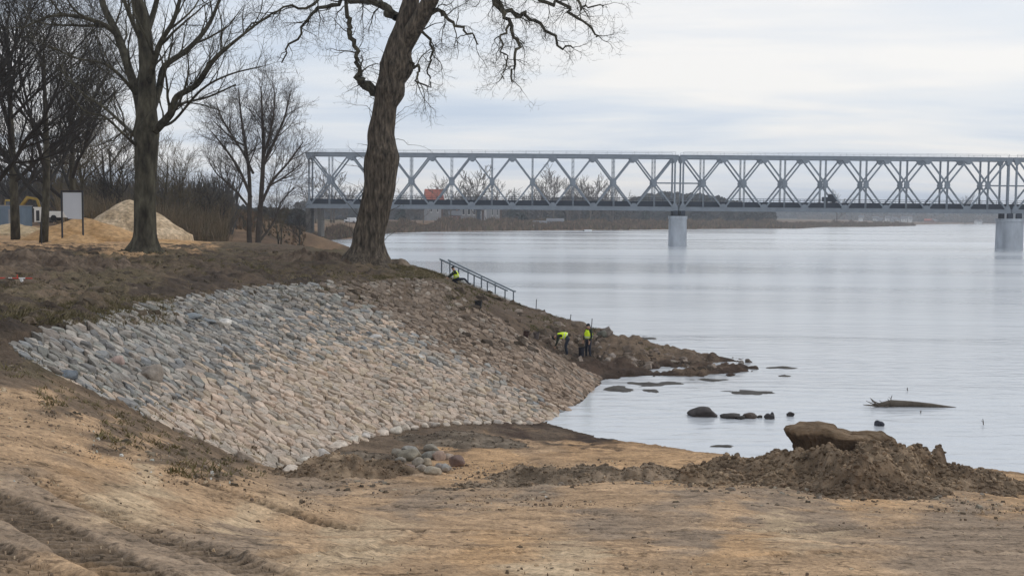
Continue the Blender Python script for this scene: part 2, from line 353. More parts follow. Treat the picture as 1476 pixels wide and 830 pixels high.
# ---- soil colours: samples read where each soil lies
ZC = {'sand': (.46, .305, .18), 'osand': (.50, .315, .17), 'pale': (.52, .38, .24), 'grey': (.315, .23, .158), 'soil': (.125, .09, .063), 'dark': (.075, .056, .042), 'turf': (.125, .097, .06), 'brown': (.165, .118, .08), 'reed': (.20, .125, .07), 'field': (.12, .115, .06), 'wet': (.075, .05, .036)}
ZP = []
def zp(k, *uv):
    for u, v in uv: ZP.append((u, v, ZC[k]))
zp('sand', (100, 700), (300, 730), (500, 720), (420, 760), (650, 760), (50, 640), (850, 720), (950, 700), (150, 830), (650, 820), (900, 800), (1050, 740), (760, 740), (250, 700), (1300, 740), (40, 580), (105, 615), (180, 650), (265, 690), (340, 702), (560, 830), (1200, 815), (30, 600), (760, 650))
zp('dark', (850, 512), (858, 525), (836, 505))
zp('osand', (740, 660), (900, 650), (1000, 655), (700, 672), (830, 645), (1050, 790), (700, 790), (1250, 720), (1440, 705), (150, 660), (680, 655), (950, 668))
zp('pale', (230, 690), (360, 750), (520, 790), (200, 720), (1150, 760), (820, 820))
zp('grey', (100, 780), (30, 760), (180, 800), (330, 775), (1000, 780), (1350, 770), (1450, 780), (1200, 750), (1400, 745), (620, 730), (760, 705), (480, 705), (1000, 720), (1100, 725), (300, 810), (1380, 815), (30, 700), (880, 760))
zp('brown', (40, 545), (110, 590), (180, 620), (260, 655), (320, 680))
zp('soil', (20, 520), (640, 630), (720, 625), (800, 625), (60, 400), (300, 380), (440, 385), (520, 392), (600, 398), (400, 365), (350, 400))
zp('turf', (100, 400), (200, 395), (250, 372), (150, 380), (320, 367), (60, 440), (160, 420), (500, 376), (570, 388), (60, 535), (400, 375), (470, 370), (620, 398))
zp('dark', (30, 372), (110, 372), (200, 425), (90, 455), (300, 410), (430, 402), (540, 396), (380, 378), (20, 460), (280, 368), (450, 385))
zp('soil', (680, 425), (700, 432), (760, 465), (720, 440), (740, 450), (790, 470), (820, 480))
zp('brown', (0, 380), (100, 420), (220, 385), (900, 505), (950, 515), (1000, 520), (860, 492), (560, 640), (680, 628), (930, 495))
zp('wet', (845, 520), (870, 528), (820, 520), (880, 540), (950, 537), (1040, 527), (740, 618), (850, 632))
zp('osand', (30, 348), (140, 345), (80, 335), (230, 348), (20, 330), (260, 350), (100, 346), (190, 352))
zu = np.array([[a, b*1.7] for a, b, c in ZP]); zc = np.array([c for a, b, c in ZP])
U, V = projn(GX, GY, np.maximum(H(GX, GY), 0))
GC = np.zeros(GX.shape+(3,)); fr = GY < 110
u_ = U[fr]+fbm(GX[fr]*1.2, GY[fr]*1.2, 71, 4)*70; v_ = V[fr]*1.7+fbm(GX[fr]*1.2, GY[fr]*1.2, 77, 4)*50
num = np.zeros((u_.size, 3)); den = np.zeros(u_.size)
for (a, b), c in zip(zu, zc):
    wgt = 1/((u_-a)**2+(v_-b)**2*1.6+40)**2.2; num += wgt[:, None]*c; den += wgt
GC[fr] = num/den[:, None]
far = ~fr; yy = GY[far]; xx = GX[far]; zf = GZ[far]
t = np.clip((zf-3.4)/1.0, 0, 1)[:, None]*np.clip((yy-330)/80, 0, 1)[:, None]
t = np.maximum(t, 0); c = np.array(ZC['reed'])*(1-t)+np.array(ZC['field'])*t
m = np.clip((130-yy)/15, 0, 1)[:, None]*(xx < -36)[:, None]; c = c*(1-m)+np.array(ZC['osand'])*m
GC[far] = c*(1+.9*fbm(xx*.35, yy*.12, 301, 5, .6)*(yy < 400))[:, None]*np.where((yy < 300) & (xx < 0) & (yy > 130), .78, 1)[:, None]
g1 = fbm(GX*1.1, GY*2.2, 101, 5, .6)
GC *= (1+.42*g1*near)[..., None]
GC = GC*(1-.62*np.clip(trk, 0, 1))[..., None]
GC = GC*(1-.22*np.clip(edge*2, 0, 1))[..., None]
shore = np.clip(1-np.abs(GZ-.02)/.16, 0, 1)*(GY < 75); GC *= (1-.45*shore)[..., None]
GC = np.where(inp[..., None], np.array((.075, .058, .045))*(1-dirtm[..., None])+np.array((.165, .122, .088))*dirtm[..., None]*(1+.4*g1[..., None]), GC)
nr, nc = GX.shape; idx = np.arange(nr*nc).reshape(nr, nc)
quads = np.stack([idx[:-1, :-1], idx[:-1, 1:], idx[1:, 1:], idx[1:, :-1]], -1).reshape(-1, 4)
mg = M('soil', (1, 1, 1), rough=.95, var=.22, scale=2.2, bump=.05, bscale=16, attr=True, spec=.12, detail=9)
# a second, fine grain for pebbles and crumbs
t_ = mg.node_tree; bs = t_.nodes['Principled BSDF']; src = bs.inputs['Base Color'].links[0].from_socket
g_ = t_.nodes.new('ShaderNodeNewGeometry'); nf = t_.nodes.new('ShaderNodeTexNoise'); nf.inputs['Scale'].default_value = 14; nf.inputs['Detail'].default_value = 6; nf.inputs['Roughness'].default_value = .75
t_.links.new(g_.outputs['Position'], nf.inputs[0]); r_ = t_.nodes.new('ShaderNodeMapRange'); r_.inputs[1].default_value = .34; r_.inputs[2].default_value = .62; r_.inputs[3].default_value = .62; r_.inputs[4].default_value = 1.16
t_.links.new(nf.outputs[0], r_.inputs[0]); x_ = t_.nodes.new('ShaderNodeMixRGB'); x_.blend_type = 'MULTIPLY'; x_.inputs[0].default_value = 1
nq = t_.nodes.new('ShaderNodeTexNoise'); nq.inputs['Scale'].default_value = 5.5; nq.inputs['Detail'].default_value = 9; nq.inputs['Roughness'].default_value = .72; nq.inputs['Distortion'].default_value = .6
mq = t_.nodes.new('ShaderNodeMapping'); mq.inputs['Scale'].default_value = (.6, 1, 1); t_.links.new(g_.outputs['Position'], mq.inputs[0]); t_.links.new(mq.outputs[0], nq.inputs[0])
rq = t_.nodes.new('ShaderNodeMapRange'); rq.inputs[1].default_value = .37; rq.inputs[2].default_value = .47; rq.inputs[3].default_value = .42; rq.inputs[4].default_value = 1.04; t_.links.new(nq.outputs[0], rq.inputs[0])
xq = t_.nodes.new('ShaderNodeMixRGB'); xq.blend_type = 'MULTIPLY'; xq.inputs[0].default_value = 1; t_.links.new(src, xq.inputs[1]); t_.links.new(rq.outputs[0], xq.inputs[2]); src = xq.outputs[0]
t_.links.new(src, x_.inputs[1]); t_.links.new(r_.outputs[0], x_.inputs[2]); t_.links.new(x_.outputs[0], bs.inputs['Base Color'])
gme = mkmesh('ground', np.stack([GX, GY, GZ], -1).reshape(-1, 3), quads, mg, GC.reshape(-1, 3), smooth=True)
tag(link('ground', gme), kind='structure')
# ================================================================ WATER
mw = bpy.data.materials.new('river_water'); mw.use_nodes = True; t_ = mw.node_tree; n_ = t_.nodes; l_ = t_.links; bs = n_['Principled BSDF']
bs.inputs['Base Color'].default_value = (.40, .43, .47, 1); bs.inputs['Roughness'].default_value = .10; bs.inputs['IOR'].default_value = 1.33; bs.inputs['Specular IOR Level'].default_value = 1.0
g_ = n_.new('ShaderNodeNewGeometry')
def wtex(sx, sy, s, d=4, dist=0.5):
    m_ = n_.new('ShaderNodeMapping'); m_.inputs['Scale'].default_value = (sx, sy, 1); l_.new(g_.outputs['Position'], m_.inputs[0])
    q = n_.new('ShaderNodeTexNoise'); q.inputs['Scale'].default_value = s; q.inputs['Detail'].default_value = d; q.inputs['Distortion'].default_value = dist; l_.new(m_.outputs[0], q.inputs[0]); return q.outputs[0]
a = wtex(.35, 1, 1.6, 5); b = wtex(.12, .5, .35, 5, .8); c = wtex(.02, .10, .35, 4, .6)
mr = n_.new('ShaderNodeMapRange'); mr.inputs[1].default_value = .38; mr.inputs[2].default_value = .62; mr.inputs[3].default_value = .10; mr.inputs[4].default_value = .22; l_.new(c, mr.inputs[0]); r2 = n_.new('ShaderNodeValToRGB'); r2.color_ramp.elements[0].position = .36; r2.color_ramp.elements[0].color = (.45, .465, .48, 1); r2.color_ramp.elements[1].position = .64; r2.color_ramp.elements[1].color = (.58, .595, .61, 1); l_.new(c, r2.inputs[0]); l_.new(r2.outputs[0], bs.inputs['Base Color']); l_.new(mr.outputs[0], bs.inputs['Roughness'])
b1 = n_.new('ShaderNodeBump'); b1.inputs['Distance'].default_value = .09; b1.inputs['Strength'].default_value = .6; l_.new(a, b1.inputs['Height'])
b2 = n_.new('ShaderNodeBump'); b2.inputs['Distance'].default_value = .20; b2.inputs['Strength'].default_value = .6; l_.new(b, b2.inputs['Height']); l_.new(b1.outputs[0], b2.inputs['Normal']); l_.new(b2.outputs[0], bs.inputs['Normal'])
WV = [(-400, 5, 0), (6000, 5, 0), (6000, 6000, 0), (-400, 6000, 0)]
tag(link('river_water', mkmesh('river_water', WV, [(0, 1, 2, 3)], mw)), kind='structure')

# ================================================================ STONE PAVING
rng = random.Random(5)
mst = M('field_stone', (1, 1, 1), rough=.8, var=.30, scale=7, bump=.02, bscale=26, attr=True, spec=.3, detail=8)
def stone_col(u, v, z, r):
    # boundary between clean stones and stones still covered in soil
    bx = np.interp(v, [400, 412, 440, 470, 505, 545, 585, 615], [440, 470, 520, 570, 640, 715, 790, 870])
    dirt = u > bx+r.uniform(-30, 30)
    lowv = np.interp(u, [0, 150, 300, 450, 600, 760], [560, 590, 555, 480, 490, 560]); low = v > lowv+r.uniform(-45, 45)
    k = r.random()
    if dirt:
        f = np.clip((v-430)/130, 0, 1)
        c = Vector((.20, .152, .112)).lerp(Vector((.36, .262, .188)), f*.8); j = r.uniform(.62, 1.2)
        if k < .12: c = Vector((.30, .25, .20))
    elif low:
        c = Vector(r.choice([(.47, .385, .315), (.50, .40, .33), (.43, .345, .27), (.47, .40, .345), (.45, .37, .27), (.38, .345, .31), (.50, .37, .29), (.34, .32, .285)])); j = r.uniform(.75, 1.12)
    else:
        c = Vector(r.choice([(.30, .28, .25), (.34, .32, .285), (.25, .25, .238), (.36, .30, .25), (.33, .29, .24), (.31, .275, .235), (.36, .32, .27), (.205, .22, .23), (.26, .262, .23), (.34, .285, .235), (.42, .38, .33), (.16, .16, .16), (.30, .285, .25)])); j = r.uniform(.55, 1.15)
    g_ = c if dirt else Vector((.50, .385, .275)) if low else Vector((.335, .305, .265))
    return c.lerp(g_, .45 if low else .32)*j
pv = []; pf = []; pc = []
xs0 = min(p.x for p in POLY)-.3; ys0 = min(p.y for p in POLY)-.3; xs1 = max(p.x for p in POLY)+.3; ys1 = max(p.y for p in POLY)+.3
gx, gy = .245, .175; seeds = {}; nxg = int((xs1-xs0)/gx)+1; nyg = int((ys1-ys0)/gy)+1
for i in range(nxg):
    for j in range(nyg):
        x = xs0+(i+rng.uniform(.02, .98))*gx; y = ys0+(j+rng.uniform(.02, .98))*gy
        if rng.random() < .16+.30*(mnoise.noise(Vector((x*.5, y*.5, 3)))+.5): continue
        seeds[(i, j)] = (x, y)
items = [(k, p) for k, p in seeds.items()]
sx_ = np.array([p[0] for k, p in items]); sy_ = np.array([p[1] for k, p in items]); ins = inpoly(sx_, sy_, POLY)
stones = []
for q, ((i, j), (x, y)) in enumerate(items):
    if not ins[q]: continue
    cell = [(x-.6, y-.6), (x+.6, y-.6), (x+.6, y+.6), (x-.6, y+.6)]
    for di in range(-3, 4):
        for dj in range(-3, 4):
            if (di or dj) and (i+di, j+dj) in seeds:
                ox, oy = seeds[(i+di, j+dj)]; mx, my = (x+ox)/2, (y+oy)/2; nx, ny = ox-x, oy-y
                if nx*nx+ny*ny > 1.3: continue
                o2 = []; m = len(cell)
                for a in range(m):
                    p, r = cell[a], cell[(a+1) % m]; dp_ = (p[0]-mx)*nx+(p[1]-my)*ny; dr = (r[0]-mx)*nx+(r[1]-my)*ny
                    if dp_ <= 0: o2.append(p)
                    if (dp_ < 0) != (dr < 0) and dp_ != dr:
                        tt = dp_/(dp_-dr); o2.append((p[0]+(r[0]-p[0])*tt, p[1]+(r[1]-p[1])*tt))
                cell = o2
                if len(cell) < 3: break
        if len(cell) < 3: break
    if len(cell) < 3: continue
    cx = sum(p[0] for p in cell)/len(cell); cy = sum(p[1] for p in cell)/len(cell)
    # chamfer the corners so no stone keeps sharp Voronoi tips
    ring = []
    m = len(cell)
    for a in range(m):
        p, r = cell[a], cell[(a+1) % m]
        if math.hypot(r[0]-p[0], r[1]-p[1]) < .04: continue
        ring.append((p[0]*.85+r[0]*.15, p[1]*.85+r[1]*.15)); ring.append((p[0]*.15+r[0]*.85, p[1]*.15+r[1]*.85))
    if len(ring) >= 5: stones.append((cx, cy, ring))
cz = H(np.array([s[0] for s in stones]), np.array([s[1] for s in stones]))
for (cx, cy, ring), z0 in zip(stones, cz):
    u, v = proj(cx, cy, z0); c = stone_col(u, v, z0, rng); hgt = .035+rng.random()**3*.10; tx, ty = rng.gauss(0, .12), rng.gauss(0, .12)
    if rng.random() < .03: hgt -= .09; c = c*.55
    b0 = len(pv); n = len(ring)
    for sc_, dh in ((.985, -.16), (.94, -.03), (.87, -.004), (.5, .006)):
        for (x, y) in ring:
            X = cx+(x-cx)*sc_+rng.gauss(0, .006); Y = cy+(y-cy)*sc_+rng.gauss(0, .006); rise = hgt+dh+(tx*(X-cx)+ty*(Y-cy) if dh > -.1 else 0)+(rng.gauss(0, .008) if sc_ < .99 else 0)
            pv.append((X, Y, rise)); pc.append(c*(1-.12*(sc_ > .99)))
    for k in range(3):
        for a in range(n):
            e_ = (a+1) % n; pf.append((b0+k*n+a, b0+k*n+e_, b0+(k+1)*n+e_, b0+(k+1)*n+a))
    pf.append(tuple(b0+3*n+a for a in range(n)))
arr = np.array(pv); arr[:, 2] += H(arr[:, 0], arr[:, 1])
sp = link('stone_pavement', mkmesh('stone_pavement', arr.tolist(), pf, mst, cols=[tuple(c) for c in pc], smooth=False))
tag(sp, 'sloping field stone paving that lines the bank below the big trees', 'stone paving', kind='structure')

# ================================================================ ROCKS
def rock_mesh(name, size, seed, col, mat, flat=.7, sub=3, ang=.5):
    bm = bmesh.new(); bmesh.ops.create_icosphere(bm, subdivisions=sub, radius=.5); r = random.Random(seed); off = Vector((r.random()*50, r.random()*50, r.random()*50))
    pl = [(Vector((r.gauss(0, 1), r.gauss(0, 1), r.gauss(0, 1))).normalized(), r.uniform(.3, .45)) for _ in range(7)]
    for v in bm.verts:
        n = v.co.normalized(); k = 1+.30*mnoise.noise(n*1.3+off)+.10*mnoise.noise(n*4+off)
        p = n*.5*k
        for q, d in pl:
            s = p.dot(q)
            if s > d: p -= q*(s-d)*ang*1.6
        v.co = Vector((p.x*size[0], p.y*size[1], p.z*size[2]*flat/.7))
    me = bpy.data.meshes.new(name); bm.to_mesh(me); bm.free()
    ca = me.color_attributes.new('col', 'FLOAT_COLOR', 'POINT')
    for i, v in enumerate(me.vertices): ca.data[i].color = (*[c*(1+.25*mnoise.noise(v.co*5+off)) for c in col], 1)
    me.materials.append(mat); me.polygons.foreach_set('use_smooth', np.full(len(me.polygons), True)); return me
def rock(u, v, wpx, hpx, col, label, seed, name='boulder', cat='boulder', group=None, z=None, depth=1.0, sink=.3, ang=.5, y=None):
    """bottom centre of the rock seen at u,v"""
    p = onground(u, v) if z is None else PZ(u, v, z)
    k = p.y/F; s = (wpx*k, wpx*k*depth, hpx*k*1.25)
    o = link(name, rock_mesh(name, s, seed, col, mst, .7, 3, ang)); o.location = (p.x, p.y+s[1]*.3, p.z+s[2]*(.5-sink)); o.rotation_euler = (0, 0, random.Random(seed).uniform(-.5, .5))
    return tag(o, label, cat, group)
GR = (.25, .235, .205); LG = (.42, .40, .37); BRN = (.22, .17, .13); PK = (.40, .30, .26); DK = (.11, .10, .09); OCH = (.40, .31, .20)
# loose stones on the paving
rock(167, 530, 22, 20, PK, 'rounded pinkish boulder lying beside a hole in the upper left of the stone paving', 1)
rock(214, 549, 36, 32, (.27, .23, .19), 'angular brown boulder, the largest loose one on the stone paving', 2, ang=.8)
rock(322, 468, 22, 9, (.6, .56, .51), 'pale whitish stone standing out near the top edge of the paving', 3)
rock(275, 460, 28, 9, (.25, .27, .28), 'flat blue-grey stone at the top of the paving left of the pale one', 4)
rock(298, 466, 24, 8, (.24, .255, .265), 'flat slate-grey stone right beside the pale whitish one', 44)
rock(95, 546, 36, 13, (.125, .14, .155), 'dark blue slab low on the near left edge of the paving', 5)
rock(540, 489, 22, 8, (.50, .47, .43), 'pale slab on the border of the clean and the soil-covered paving', 6)
rock(605, 518, 16, 7, (.55, .52, .47), 'small whitish stone half way down the paving', 7)
# pile of round stones on the sand
pile = [(622, 652, 22, 13, GR, 'grey stone at the back left of the round stone pile'), (590, 664, 32, 19, (.25, .235, .195), 'largest wedge-shaped grey stone at the left of the round stone pile'),
        (571, 657, 17, 11, GR, 'small grey stone behind the wedge-shaped one in the pile'), (592, 654, 23, 12, (.28, .28, .27), 'flat-topped grey stone at the back of the pile'),
        (617, 663, 25, 15, (.25, .25, .235), 'dark grey rounded stone in the middle of the pile'), (568, 677, 22, 12, (.36, .33, .28), 'buff stone at the front left corner of the pile'),
        (587, 680, 23, 12, (.22, .17, .15), 'reddish brown stone at the front of the pile'), (608, 682, 18, 14, (.35, .32, .285), 'pale oval stone at the front of the pile beside a beige one'),
        (624, 684, 24, 13, (.38, .345, .29), 'beige oval stone at the front centre of the pile'), (642, 679, 17, 11, (.33, .33, .33), 'striped light grey stone right of the beige one in the pile'),
        (616, 671, 16, 11, (.38, .33, .26), 'ochre stone between the dark grey and pink ones in the pile'), (632, 665, 20, 15, (.38, .29, .245), 'pink granite stone on the right half of the pile'),
        (658, 671, 23, 15, (.20, .145, .13), 'dark red-brown stone at the right end of the pile'), (603, 671, 18, 12, (.30, .28, .25), 'small grey stone wedged in the middle of the pile'),
        (646, 664, 16, 11, (.40, .34, .30), 'light pink stone at the back right of the pile'), (577, 667, 14, 9, (.24, .23, .21), 'small dark stone under the wedge-shaped one'), (633, 676, 14, 9, (.27, .25, .24), 'small grey stone in front of the pink granite one')]
for k, (u, v, a, b, c, lab) in enumerate(pile): rock(u, v, a*1.1, b*1.0, tuple(q*f for q, f in zip(c, (.92, .85, .76))), lab, 100+k, 'stone', 'stone', 'round stones piled on the sand', sink=.27, ang=.62)
# kerb stones along the toe of the paving
kb = [(417, 682, 26, 13, 'blunt pinkish kerb stone at the lowest corner of the paving'), (440, 668, 24, 10, 'kerb stone just above the lowest corner of the paving'), (464, 657, 24, 10, 'third kerb stone up from the lowest corner of the paving'), (487, 646, 24, 10, 'kerb stone above the brown soil heap at the paving foot'),
      (508, 637, 22, 9, 'grey kerb stone left of the two pale ones'), (526, 632, 20, 9, 'whitish kerb stone, narrower of the two pale ones at the paving foot'), (548, 627, 22, 8, 'flat kerb stone between the whitish and the round orange one'), (570, 624, 20, 12, 'round orange-tinted kerb stone sticking up at the paving foot')]
for k, (u, v, a, b, lab) in enumerate(kb): rock(u, v, a, b, [(.58, .49, .40), (.52, .46, .38), (.48, .43, .38)][k % 3], lab, 200+k, 'kerb_stone', 'kerb stone', 'kerb stones along the foot of the paving', depth=1.4, ang=.5, sink=.4)
for k in range(12):
    t = (k+.5)/12; u = 590+180*t; v = float(np.interp(u, [590, 605, 660, 715, 770], [620, 617.5, 612.5, 612.5, 612.5]))
    rock(u, v, 15-3*(k % 2), 5.5+1.2*(k % 3), [(.50, .42, .34), (.55, .47, .38), (.44, .38, .32)][k % 3], 'pale kerb stone, number %d along the paving foot counted from the waterline' % (12-k), 240+k, 'kerb_stone', 'kerb stone', 'kerb stones along the foot of the paving', depth=1.3, ang=.5, sink=.35)
# boulders on the spit
bs_ = [(832, 474, 28, 12, (.17, .135, .10), 'flat brown boulder on the crest of the spit above the bending worker'), (868, 487, 16, 13, (.17, .18, .155), 'greenish boulder behind the standing worker'), (876, 486, 17, 16, (.27, .24, .215), 'rounded grey boulder, tallest on the crest of the spit'),
       (893, 484, 9, 6, (.18, .15, .12), 'small dark stone on the crest right of the tallest boulder'), (882, 517, 13, 10, (.42, .38, .35), 'pale boulder low on the spit beside the standing worker'), (875, 524, 12, 9, (.36, .33, .30), 'pale grey stone just below the pale boulder on the spit'),
       (865, 505, 9, 6, (.33, .29, .25), 'small light stone right of the standing worker at knee height'), (806, 494, 9, 6, (.36, .33, .27), 'small buff stone behind the bending worker'), (833, 491, 8, 5, (.36, .32, .27), 'small buff stone between the two workers on the spit'),
       (937, 529, 20, 8, (.24, .20, .165), 'flat brown boulder at the waterline in the middle of the spit'), (969, 527, 18, 8, (.29, .26, .22), 'flat grey boulder at the waterline right of the brown one'), (995, 503, 10, 10, (.40, .35, .30), 'pointed pale stone on the back edge of the spit'),
       (1014, 508, 12, 6, (.22, .19, .16), 'low stone right of the pointed pale one'), (1080, 526, 12, 10, (.12, .10, .085), 'dark stone near the tip of the spit'), (1069, 528, 9, 9, (.35, .32, .30), 'small grey stone left of the dark one at the tip of the spit'), (1091, 526, 16, 5, (.09, .08, .065), 'low black stone at the very tip of the spit'),
       (913, 523, 10, 6, (.40, .35, .31), 'pale stone at the foot of the spit'), (925, 509, 12, 6, (.25, .2, .16), 'brown stone half way up the spit'), (1030, 527, 14, 6, (.19, .16, .13), 'brown stone at the waterline near the tip'), (948, 513, 13, 6, (.30, .24, .2), 'tan stone on the flank of the spit'), (903, 517, 11, 6, (.17, .14, .11), 'dark stone on the flank of the spit'), (985, 520, 14, 6, (.24, .2, .17), 'dull brown stone on top of the outer spit')]
for k, (u, v, a, b, c, lab) in enumerate(bs_): rock(u, v, a, b, tuple(.72*q*f for q, f in zip(c, (1, .93, .86))), lab, 300+k, 'boulder', 'boulder', 'boulders on the spit', sink=.25, ang=.7)
# rocks standing in the water
ws = [(1016, 601, 50, 13, (.065, .055, .05), 'long rounded dark rock in the bay, largest in its row'), (1056, 603, 34, 7, (.05, .043, .038), 'flat black rock in the middle of the row in the bay'), (1081, 603, 24, 8, (.08, .06, .048), 'brownish rock right of the flat black one in the bay'),
      (1109, 604, 15, 8, (.055, .05, .05), 'small knobbly dark rock near the right end of the row in the bay'), (1140, 600, 12, 7, (.055, .048, .045), 'smallest dark rock, standing alone at the right end of the row'), (1268, 614, 14, 9, (.05, .05, .06), 'dark bluish lump in the water left behind the undercut soil block'), (997, 598, 12, 6, (.05, .045, .04), 'small dark rock touching the left end of the largest one'), (1068, 604, 18, 6, (.045, .04, .036), 'low dark rock wedged between the two middle rocks of the row'), (1096, 602, 9, 4, (.05, .045, .04), 'tiny rock just left of the knobbly one in the row'), (1113, 602, 8, 9, (.05, .045, .045), 'small upright rock leaning on the knobbly one')]
for k, (u, v, a, b, c, lab) in enumerate(ws): rock(u, v, a, b*1.1, c, lab, 400+k, 'rock', 'rock', 'rocks in the bay', z=0, sink=.30, depth=.7, ang=.95)
# mud bars awash
mmud = M('wet_mud', (.055, .045, .034), rough=.7, var=.4, scale=2.5, bump=.02, bscale=8)
def mudbar(u0, u1, v, dpx, seed, label):
    a = PZ(u0, v, 0); b = PZ(u1, v, 0); c = (a+b)/2; Lx = (b.x-a.x)/2; Ly = abs(PZ(u0, v-dpx, 0).y-PZ(u0, v+dpx, 0).y)/2
    n = 44; m = 12; vs = []; fs = []
    for i in range(m+1):
        r = i/m
        for k in range(n):
            an = 2*math.pi*k/n; w_ = 1+.45*mnoise.noise(Vector((math.cos(an)*1.6+seed, math.sin(an)*1.6, 0)))+.25*mnoise.noise(Vector((math.cos(an)*5+seed, math.sin(an)*5, 3)))
            x = math.cos(an)*r*Lx*w_; y = math.sin(an)*r*Ly*w_; z = .07*(1-r**2)-.03+.09*mnoise.noise(Vector((x*1.6, y*1.2, seed)))*(1-r*.5)
            vs.append((x, y, z-(.05 if i == m else 0)))
    for i in range(m):
        for k in range(n):
            j = (k+1) % n; fs.append((i*n+k, (i+1)*n+k, (i+1)*n+j, i*n+j))
    vs_b = len(vs); o = link('mud_bar', mkmesh('mud_bar', vs, fs, mmud, smooth=True)); o.location = c; return tag(o, label, 'mud bar', 'mud bars awash in the bay')
mudbar(868, 915, 560, 6, 31, 'ragged dark mud bar right at the foot of the spit and the paving')
mudbar(985, 1050, 548, 2.5, 32, 'thin dark mud streak close to the outer spit')
mudbar(1036, 1132, 565, 4.5, 1, 'long dark mud bar awash in the middle of the bay')
mudbar(900, 990, 553, 5, 2, 'dark mud bar in the shallow corner beside the spit')
mudbar(925, 955, 563, 4, 22, 'small mud patch in the shallow corner below the wider bar')
mudbar(1085, 1165, 530, 2.2, 3, 'thin mud bar trailing off the tip of the spit')
mudbar(1118, 1145, 542, 1.8, 4, 'short mud sliver between the spit tip and the long mud bar')
mudbar(1025, 1058, 643, 2.2, 5, 'small mud sliver close to the sandy beach')
mudbar(905, 953, 487, 3.5, 6, 'low green-brown bar behind the spit at the river side')
mudbar(1445, 1480, 682, 3, 8, 'dark muddy strip at the right edge of the beach')

# ================================================================ SOIL HEAPS
mh = M('heap_soil', (1, 1, 1), rough=.95, var=.35, scale=3.0, bump=.04, bscale=10, attr=True, spec=.1, detail=9)
def heap(name, uvw, label, cat, cols, rough=.25, res=.055, sd=1, mat=None, sharp=2, abszz=False, fine=1.0, cell=1.8, ncl=0, csz=(.02, .08)):
    """uvw: mounds (u, v, z_ground, height, rx, ry)"""
    G = [(PZ(u, v, z), h, rx, ry) for u, v, z, h, rx, ry in uvw]
    x0 = min(p.x-rx*2.0 for p, h, rx, ry in G); x1 = max(p.x+rx*2.0 for p, h, rx, ry in G); y0 = min(p.y-ry*2.0 for p, h, rx, ry in G); y1 = max(p.y+ry*2.0 for p, h, rx, ry in G)
    X, Y = np.meshgrid(np.arange(x0, x1, res), np.arange(y0, y1, res*1.2)); Z = np.zeros(X.shape)
    wx = X+fbm(X*1.1, Y*1.1, sd, 3)*.9*min(1, G[0][2]); wy = Y+fbm(X*1.1, Y*1.1, sd+5, 3)*.9*min(1, G[0][2])
    for p, h, rx, ry in G:
        d = np.sqrt(((wx-p.x)/rx)**2+((wy-p.y)/ry)**2); e_ = h*(np.exp(-d*d*1.05)*1.06-.06); Z = np.maximum(Z, e_)+.25*np.minimum(Z, np.maximum(e_, 0))*.3
    k = np.clip(Z/.25, 0, 1)
    lump = np.abs(fbm(X*cell, Y*cell, sd+9, 4, .55))
    Z = Z+k*(rough*(lump-.15)*.95+rough*.45*fbm(X*cell*3.3, Y*cell*3.3, sd+19, 4, .6)*fine)
    base = H(X, Y); Zt = base+Z-.05
    C1, C2 = np.array(cols[0]), np.array(cols[1]); q = np.clip(.5+fbm(X*1.3, Y*1.3, sd+33, 4)*1.6, 0, 1)[..., None]; C = C1*(1-q)+C2*q
    q2 = np.clip(fbm(X*7, Y*7, sd+41, 3)*3, -1, 1)[..., None]; C = C*(1+.22*q2)
    base_ = base
    keep = Z > .012; idx = np.arange(X.size).reshape(X.shape)
    qk = keep[:-1, :-1] | keep[:-1, 1:] | keep[1:, 1:] | keep[1:, :-1]
    qs = np.stack([idx[:-1, :-1], idx[:-1, 1:], idx[1:, 1:], idx[1:, :-1]], -1)[qk]
    us, inv = np.unique(qs, return_inverse=True); V_ = np.stack([X, Y, np.where(keep, Zt, base-.12)], -1).reshape(-1, 3)[us]
    o0 = V_.mean(0); o0[2] = V_[:, 2].min()
    fv = inv.reshape(-1, 4); Cv = C.reshape(-1, 3)[us]
    if ncl:
        rg = np.random.RandomState(sd); n0 = len(V_); pick = rg.randint(0, n0, ncl); nv = []; nf = []; ncol = []
        wt = rg.rand(ncl)**3
        for q, i in enumerate(pick):
            s_ = csz[0]+(csz[1]-csz[0])*wt[q]; v0 = V_[i]; col_ = Cv[i]*rg.uniform(.65, 1.45); b0 = n0+len(nv); ph = rg.rand()*6.28; st = rg.uniform(.7, 1.5)
            for zq, rq, o_ in ((-.5, .8, 0), (.35, 1.0, .6), (.95, .5, .2)):
                for a in range(4): an = ph+o_+a*1.5708+rg.uniform(-.3, .3); rr_ = rq*rg.uniform(.75, 1.2)*s_; nv.append((v0[0]+math.cos(an)*rr_*st, v0[1]+math.sin(an)*rr_, v0[2]+zq*s_*rg.uniform(.8, 1.1))); ncol.append(col_)
            for zq in range(2):
                for a in range(4): nf.append((b0+zq*4+a, b0+zq*4+(a+1) % 4, b0+zq*4+4+(a+1) % 4, b0+zq*4+4+a))
            nf.append((b0+8, b0+9, b0+10, b0+11))
        V_ = np.vstack([V_, np.array(nv)]); fv = np.vstack([fv, np.array(nf)]); Cv = np.vstack([Cv, np.array(ncol)])
    me = mkmesh(name, V_-o0, fv, mat or mh, Cv, smooth=False)
    o = link(name, me); o.location = o0; return tag(o, label, cat)
DK1 = ((.15, .106, .07), (.25, .182, .12)); DK2 = ((.105, .08, .058), (.19, .15, .11))
